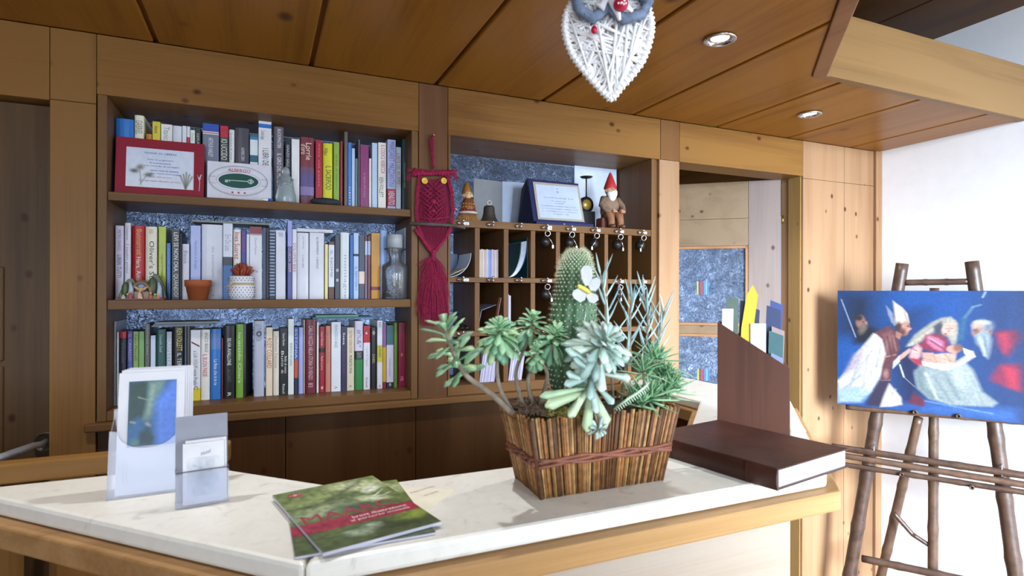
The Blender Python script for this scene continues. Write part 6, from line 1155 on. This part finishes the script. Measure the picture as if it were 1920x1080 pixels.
SC = [
 ('p', pp((78,98),(420,90),(380,420),(78,420)), '#14223c', .09), ('p', pp((430,90),(1000,75),(1000,260),(450,300)), '#1258a0', .08), ('p', pp((78,470),(330,450),(200,640),(78,800)), '#1c5ea4', .08), ('p', pp((560,250),(700,230),(560,560),(500,500)), '#10305c', .06),
 ('p', pp((1150,80),(1427,65),(1427,1000),(1200,1000),(1080,560)), '#1c3c70', .08), ('p', pp((480,560),(700,520),(680,900),(560,930)), '#101e48', .05), ('p', pp((700,880),(1427,930),(1427,1030),(650,960)), '#3a68a8', .03), ('p', pp((78,880),(700,900),(640,965),(78,915)), '#2c5c9c', .02),
 # old man with staff
 ('p', pp((190,350),(330,360),(400,400),(330,470),(200,480)), '#141a30', .03), el(245,318,34,45,0,'#a07868',.008), el(262,365,26,40,.2,'#7c6c64',.012), el(230,290,30,22,0,'#342c30',.01), el(262,318,6,5,0,'#3c2824',.004), el(285,325,8,10,0,'#b08878',.005), ln_(105,160,210,430,.0016,'#b8c0d0'),
 # bishop: robe, stole, mitre, face, hands
 ('p', pp((340,400),(430,400),(470,520),(420,660),(330,820),(240,870),(100,880),(80,750),(180,640),(210,560)), '#dcd8d8', .012), ('p', pp((80,800),(230,780),(330,820),(250,900),(80,905)), '#a8bce0', .02), ('p', pp((200,560),(300,480),(230,640),(120,720)), '#b8a8b0', .02),
 ('l', (*ax_(180,740),*ax_(330,520),.006), '#b4b0c4', .012), ('l', (*ax_(250,820),*ax_(380,600),.006), '#c0bccc', .012), ('l', (*ax_(130,800),*ax_(250,700),.005), '#98a8cc', .012),
 ('p', pp((345,395),(450,340),(510,390),(530,500),(500,580),(470,640),(460,740),(390,740),(400,640),(430,540),(400,440)), '#6c4048', .008), ('p', pp((400,400),(470,380),(490,480),(450,560),(430,480)), '#84545a', .012), ln_(420,570,500,550,.004,'#b08878'), ln_(400,740,460,735,.003,'#b08878'), el(430,690,18,30,0,'#a88078',.008),
 ('p', pp((380,740),(460,740),(440,830),(400,930),(280,920),(330,820)), '#3c3450', .012), ('p', pp((455,760),(540,860),(545,910),(470,925),(390,930),(420,840)), '#dcd4cc', .010), el(445,470,14,60,.1,'#98706c',.008),
 ('p', pp((478,160),(545,205),(585,250),(600,320),(560,325),(492,340),(490,250)), '#d4ccc0', .006), ('p', pp((430,195),(478,250),(492,340),(470,320),(445,260)), '#8c94a8', .006), ln_(480,170,500,330,.002,'#8c7c74'), ln_(495,335,600,315,.003,'#9c7c60'), ln_(560,240,585,310,.002,'#9c8470'),
 el(565,358,36,50,.05,'#c09080',.006), el(520,350,22,36,0,'#4c3430',.008), el(548,385,26,26,0,'#6c4840',.010), el(602,362,12,10,.4,'#c89c8c',.004), el(588,342,6,4,0,'#402c28',.003), ('p', pp((505,380),(545,400),(530,440),(500,420)), '#b08070', .006),
 ('p', pp((520,560),(600,500),(612,520),(560,570),(530,590)), '#d0a494', .005), ('p', pp((485,600),(525,560),(530,600),(480,650)), '#dcdce0', .006), ln_(530,620,560,710,.003,'#dcd8d0'), ln_(560,710,640,780,.0012,'#a8a8b0'),
 ln_(230,600,160,820,.004,'#a8acc4',.010), ln_(300,560,260,800,.004,'#b0b0c0',.010), ln_(360,480,320,700,.004,'#bcb8c0',.010), ln_(395,470,360,640,.003,'#a8a4b0',.008), ln_(460,780,500,900,.003,'#b0a8a8',.008), ln_(500,800,430,900,.003,'#b8b0ac',.008), ln_(440,420,470,560,.003,'#54343c',.006), ln_(480,410,505,520,.002,'#a07c74',.005),
 # mother: veil, face, dress, cloak, child
 ('p', pp((830,275),(900,265),(950,310),(950,400),(935,465),(910,470),(880,420),(800,360),(740,420),(640,480),(575,490),(640,400),(760,310)), '#a8a498', .010), ('p', pp((860,280),(930,290),(945,350),(930,440),(900,400)), '#b8b4a4', .010), ln_(600,480,780,350,.004,'#c4beb0',.008),
 ('p', pp((770,340),(830,300),(870,400),(840,440),(800,420)), '#4c5464', .01), el(880,350,44,50,.2,'#d8b0a4',.006), ln_(850,318,935,318,.003,'#c8bcac'), ln_(862,350,882,354,.0018,'#6c4840',.003), ln_(902,352,918,350,.0018,'#6c4840',.003), el(862,390,10,4,.2,'#a84850',.003), ln_(893,345,888,372,.0014,'#b88878',.003), el(885,372,6,4,0,'#b88878',.003),
 ('p', pp((720,400),(790,390),(870,420),(890,470),(870,520),(760,520),(690,500),(640,540),(620,500),(690,450)), '#8c3450', .012), ('p', pp((730,400),(800,420),(850,450),(840,520),(780,500),(730,460)), '#c87c98', .012), ln_(740,420,830,470,.003,'#e0a8b8',.006), ln_(750,440,840,495,.003,'#6c2440',.006),
 ('p', pp((610,510),(660,470),(690,500),(680,560),(640,600),(600,570)), '#d8a8a8', .010), ('p', pp((600,570),(690,580),(690,640),(640,610)), '#a83850', .010), el(650,520,26,16,.4,'#e0b8b0',.006), ln_(620,500,655,520,.0025,'#8c4c58'),
 ('p', pp((680,620),(800,650),(1000,590),(1060,640),(1120,780),(1130,800),(1240,880),(1200,910),(900,905),(740,860),(660,790),(635,680)), '#9aa4a4', .012), ('p', pp((640,660),(700,640),(720,780),(860,860),(760,870),(660,790)), '#7c8c90', .015), ('p', pp((900,640),(1000,610),(1050,700),(1000,800),(920,740)), '#b0b8b4', .020), ln_(720,680,800,860,.005,'#c0c4bc',.010), ln_(860,680,960,860,.006,'#7c8a90',.012), ln_(1000,680,1100,860,.005,'#a8b0b0',.010), ln_(780,700,900,880,.005,'#8494988'[:7],.010),
 ('p', pp((700,600),(780,610),(860,600),(940,590),(1060,510),(1075,550),(1000,600),(880,655),(780,645),(700,620)), '#cfcac8', .010), ('p', pp((690,530),(770,530),(800,560),(770,600),(700,600)), '#d0a494', .008), ('p', pp((780,540),(860,530),(940,530),(930,590),(820,620),(770,590)), '#d8ae9c', .008), ln_(770,545,800,600,.002,'#a87868',.006), ln_(860,540,900,590,.002,'#a87868',.006), ln_(700,570,770,585,.002,'#a87868',.006), ln_(900,620,1000,560,.003,'#a8a4a8',.008), el(920,500,52,28,.15,'#d4a090',.007), el(950,490,34,26,.1,'#906858',.010), ('p', pp((990,490),(1050,510),(1075,550),(1040,560),(1000,530)), '#f0ece8', .006), ('p', pp((690,590),(780,600),(860,600),(800,640),(700,625)), '#e4c4b4', .007), ln_(790,560,930,590,.0018,'#b08478'), ln_(700,590,860,600,.0016,'#b08478'),
 # bearded old man in red
 el(1125,350,66,62,0,'#a8aeb8',.016), el(1105,330,52,36,-.1,'#c4a898',.014), el(1080,368,26,26,.3,'#94695e',.010), el(1062,378,8,9,0,'#a87c70',.005), el(1170,335,34,34,.2,'#7c8898',.018), el(1128,300,50,14,0,'#c8ccd0',.012), ln_(1070,358,1092,356,.0018,'#4c3834',.003), el(1185,372,12,18,0,'#946c60',.006),
 ('p', pp((1072,395),(1110,385),(1165,372),(1195,420),(1185,500),(1168,562),(1148,540),(1120,490),(1085,450)), '#98a4ac', .014), ln_(1110,410,1150,540,.004,'#c4ccd0',.010), ln_(1140,400,1168,540,.003,'#788490',.008),
 ('p', pp((1220,360),(1380,345),(1420,400),(1370,470),(1310,550),(1240,470)), '#7c2c54', .02), ('p', pp((1240,380),(1310,370),(1330,460),(1290,520)), '#b03858', .02), ('p', pp((1200,680),(1260,600),(1400,590),(1427,640),(1427,800),(1340,780),(1190,720)), '#8c2c54', .02), ('p', pp((1290,620),(1390,640),(1400,790),(1330,760)), '#c03450', .02),
 # tree branch and little things
 ln_(1115,175,1060,190,.004,'#7c98a8',.008), ln_(1060,190,1000,270,.004,'#6c90a0',.010), ln_(1000,270,970,430,.006,'#3c7088',.014), ln_(1150,80,1130,120,.003,'#a8b8c8',.006), ('p', pp((590,900),(630,820),(720,880),(700,920)), '#6c2c48', .012), ln_(720,880,1200,960,.003,'#7c9cc8',.01), ('p', pp((1427,60),(1990,50),(1990,1050),(1427,1030)), '#182e58', .06)]
b = MB().mat(plain('#1c3c70', .5)); b.slab([o, o+r1*Wp, o+r1*Wp+u1*Hp, o+u1*Hp], -r1.cross(u1)*.016)
b.mat(vcol('painted_panel', .5)).picture(o, r1, u1, Wp, Hp, paint(420, 240, ('#125a9c','#1c5088'), [(a_, p_, c_, s_*(1.3 if i_ < 8 else .75)) for i_, (a_, p_, c_, s_) in enumerate(SC)], .07, 12, 3)**1.15*.58, .0006)
b.build('painting', None, None, tuple(o+r1*Wp/2), 'blue-toned devotional painting of a kneeling bishop and a mother with a child, on the easel', 'painting')
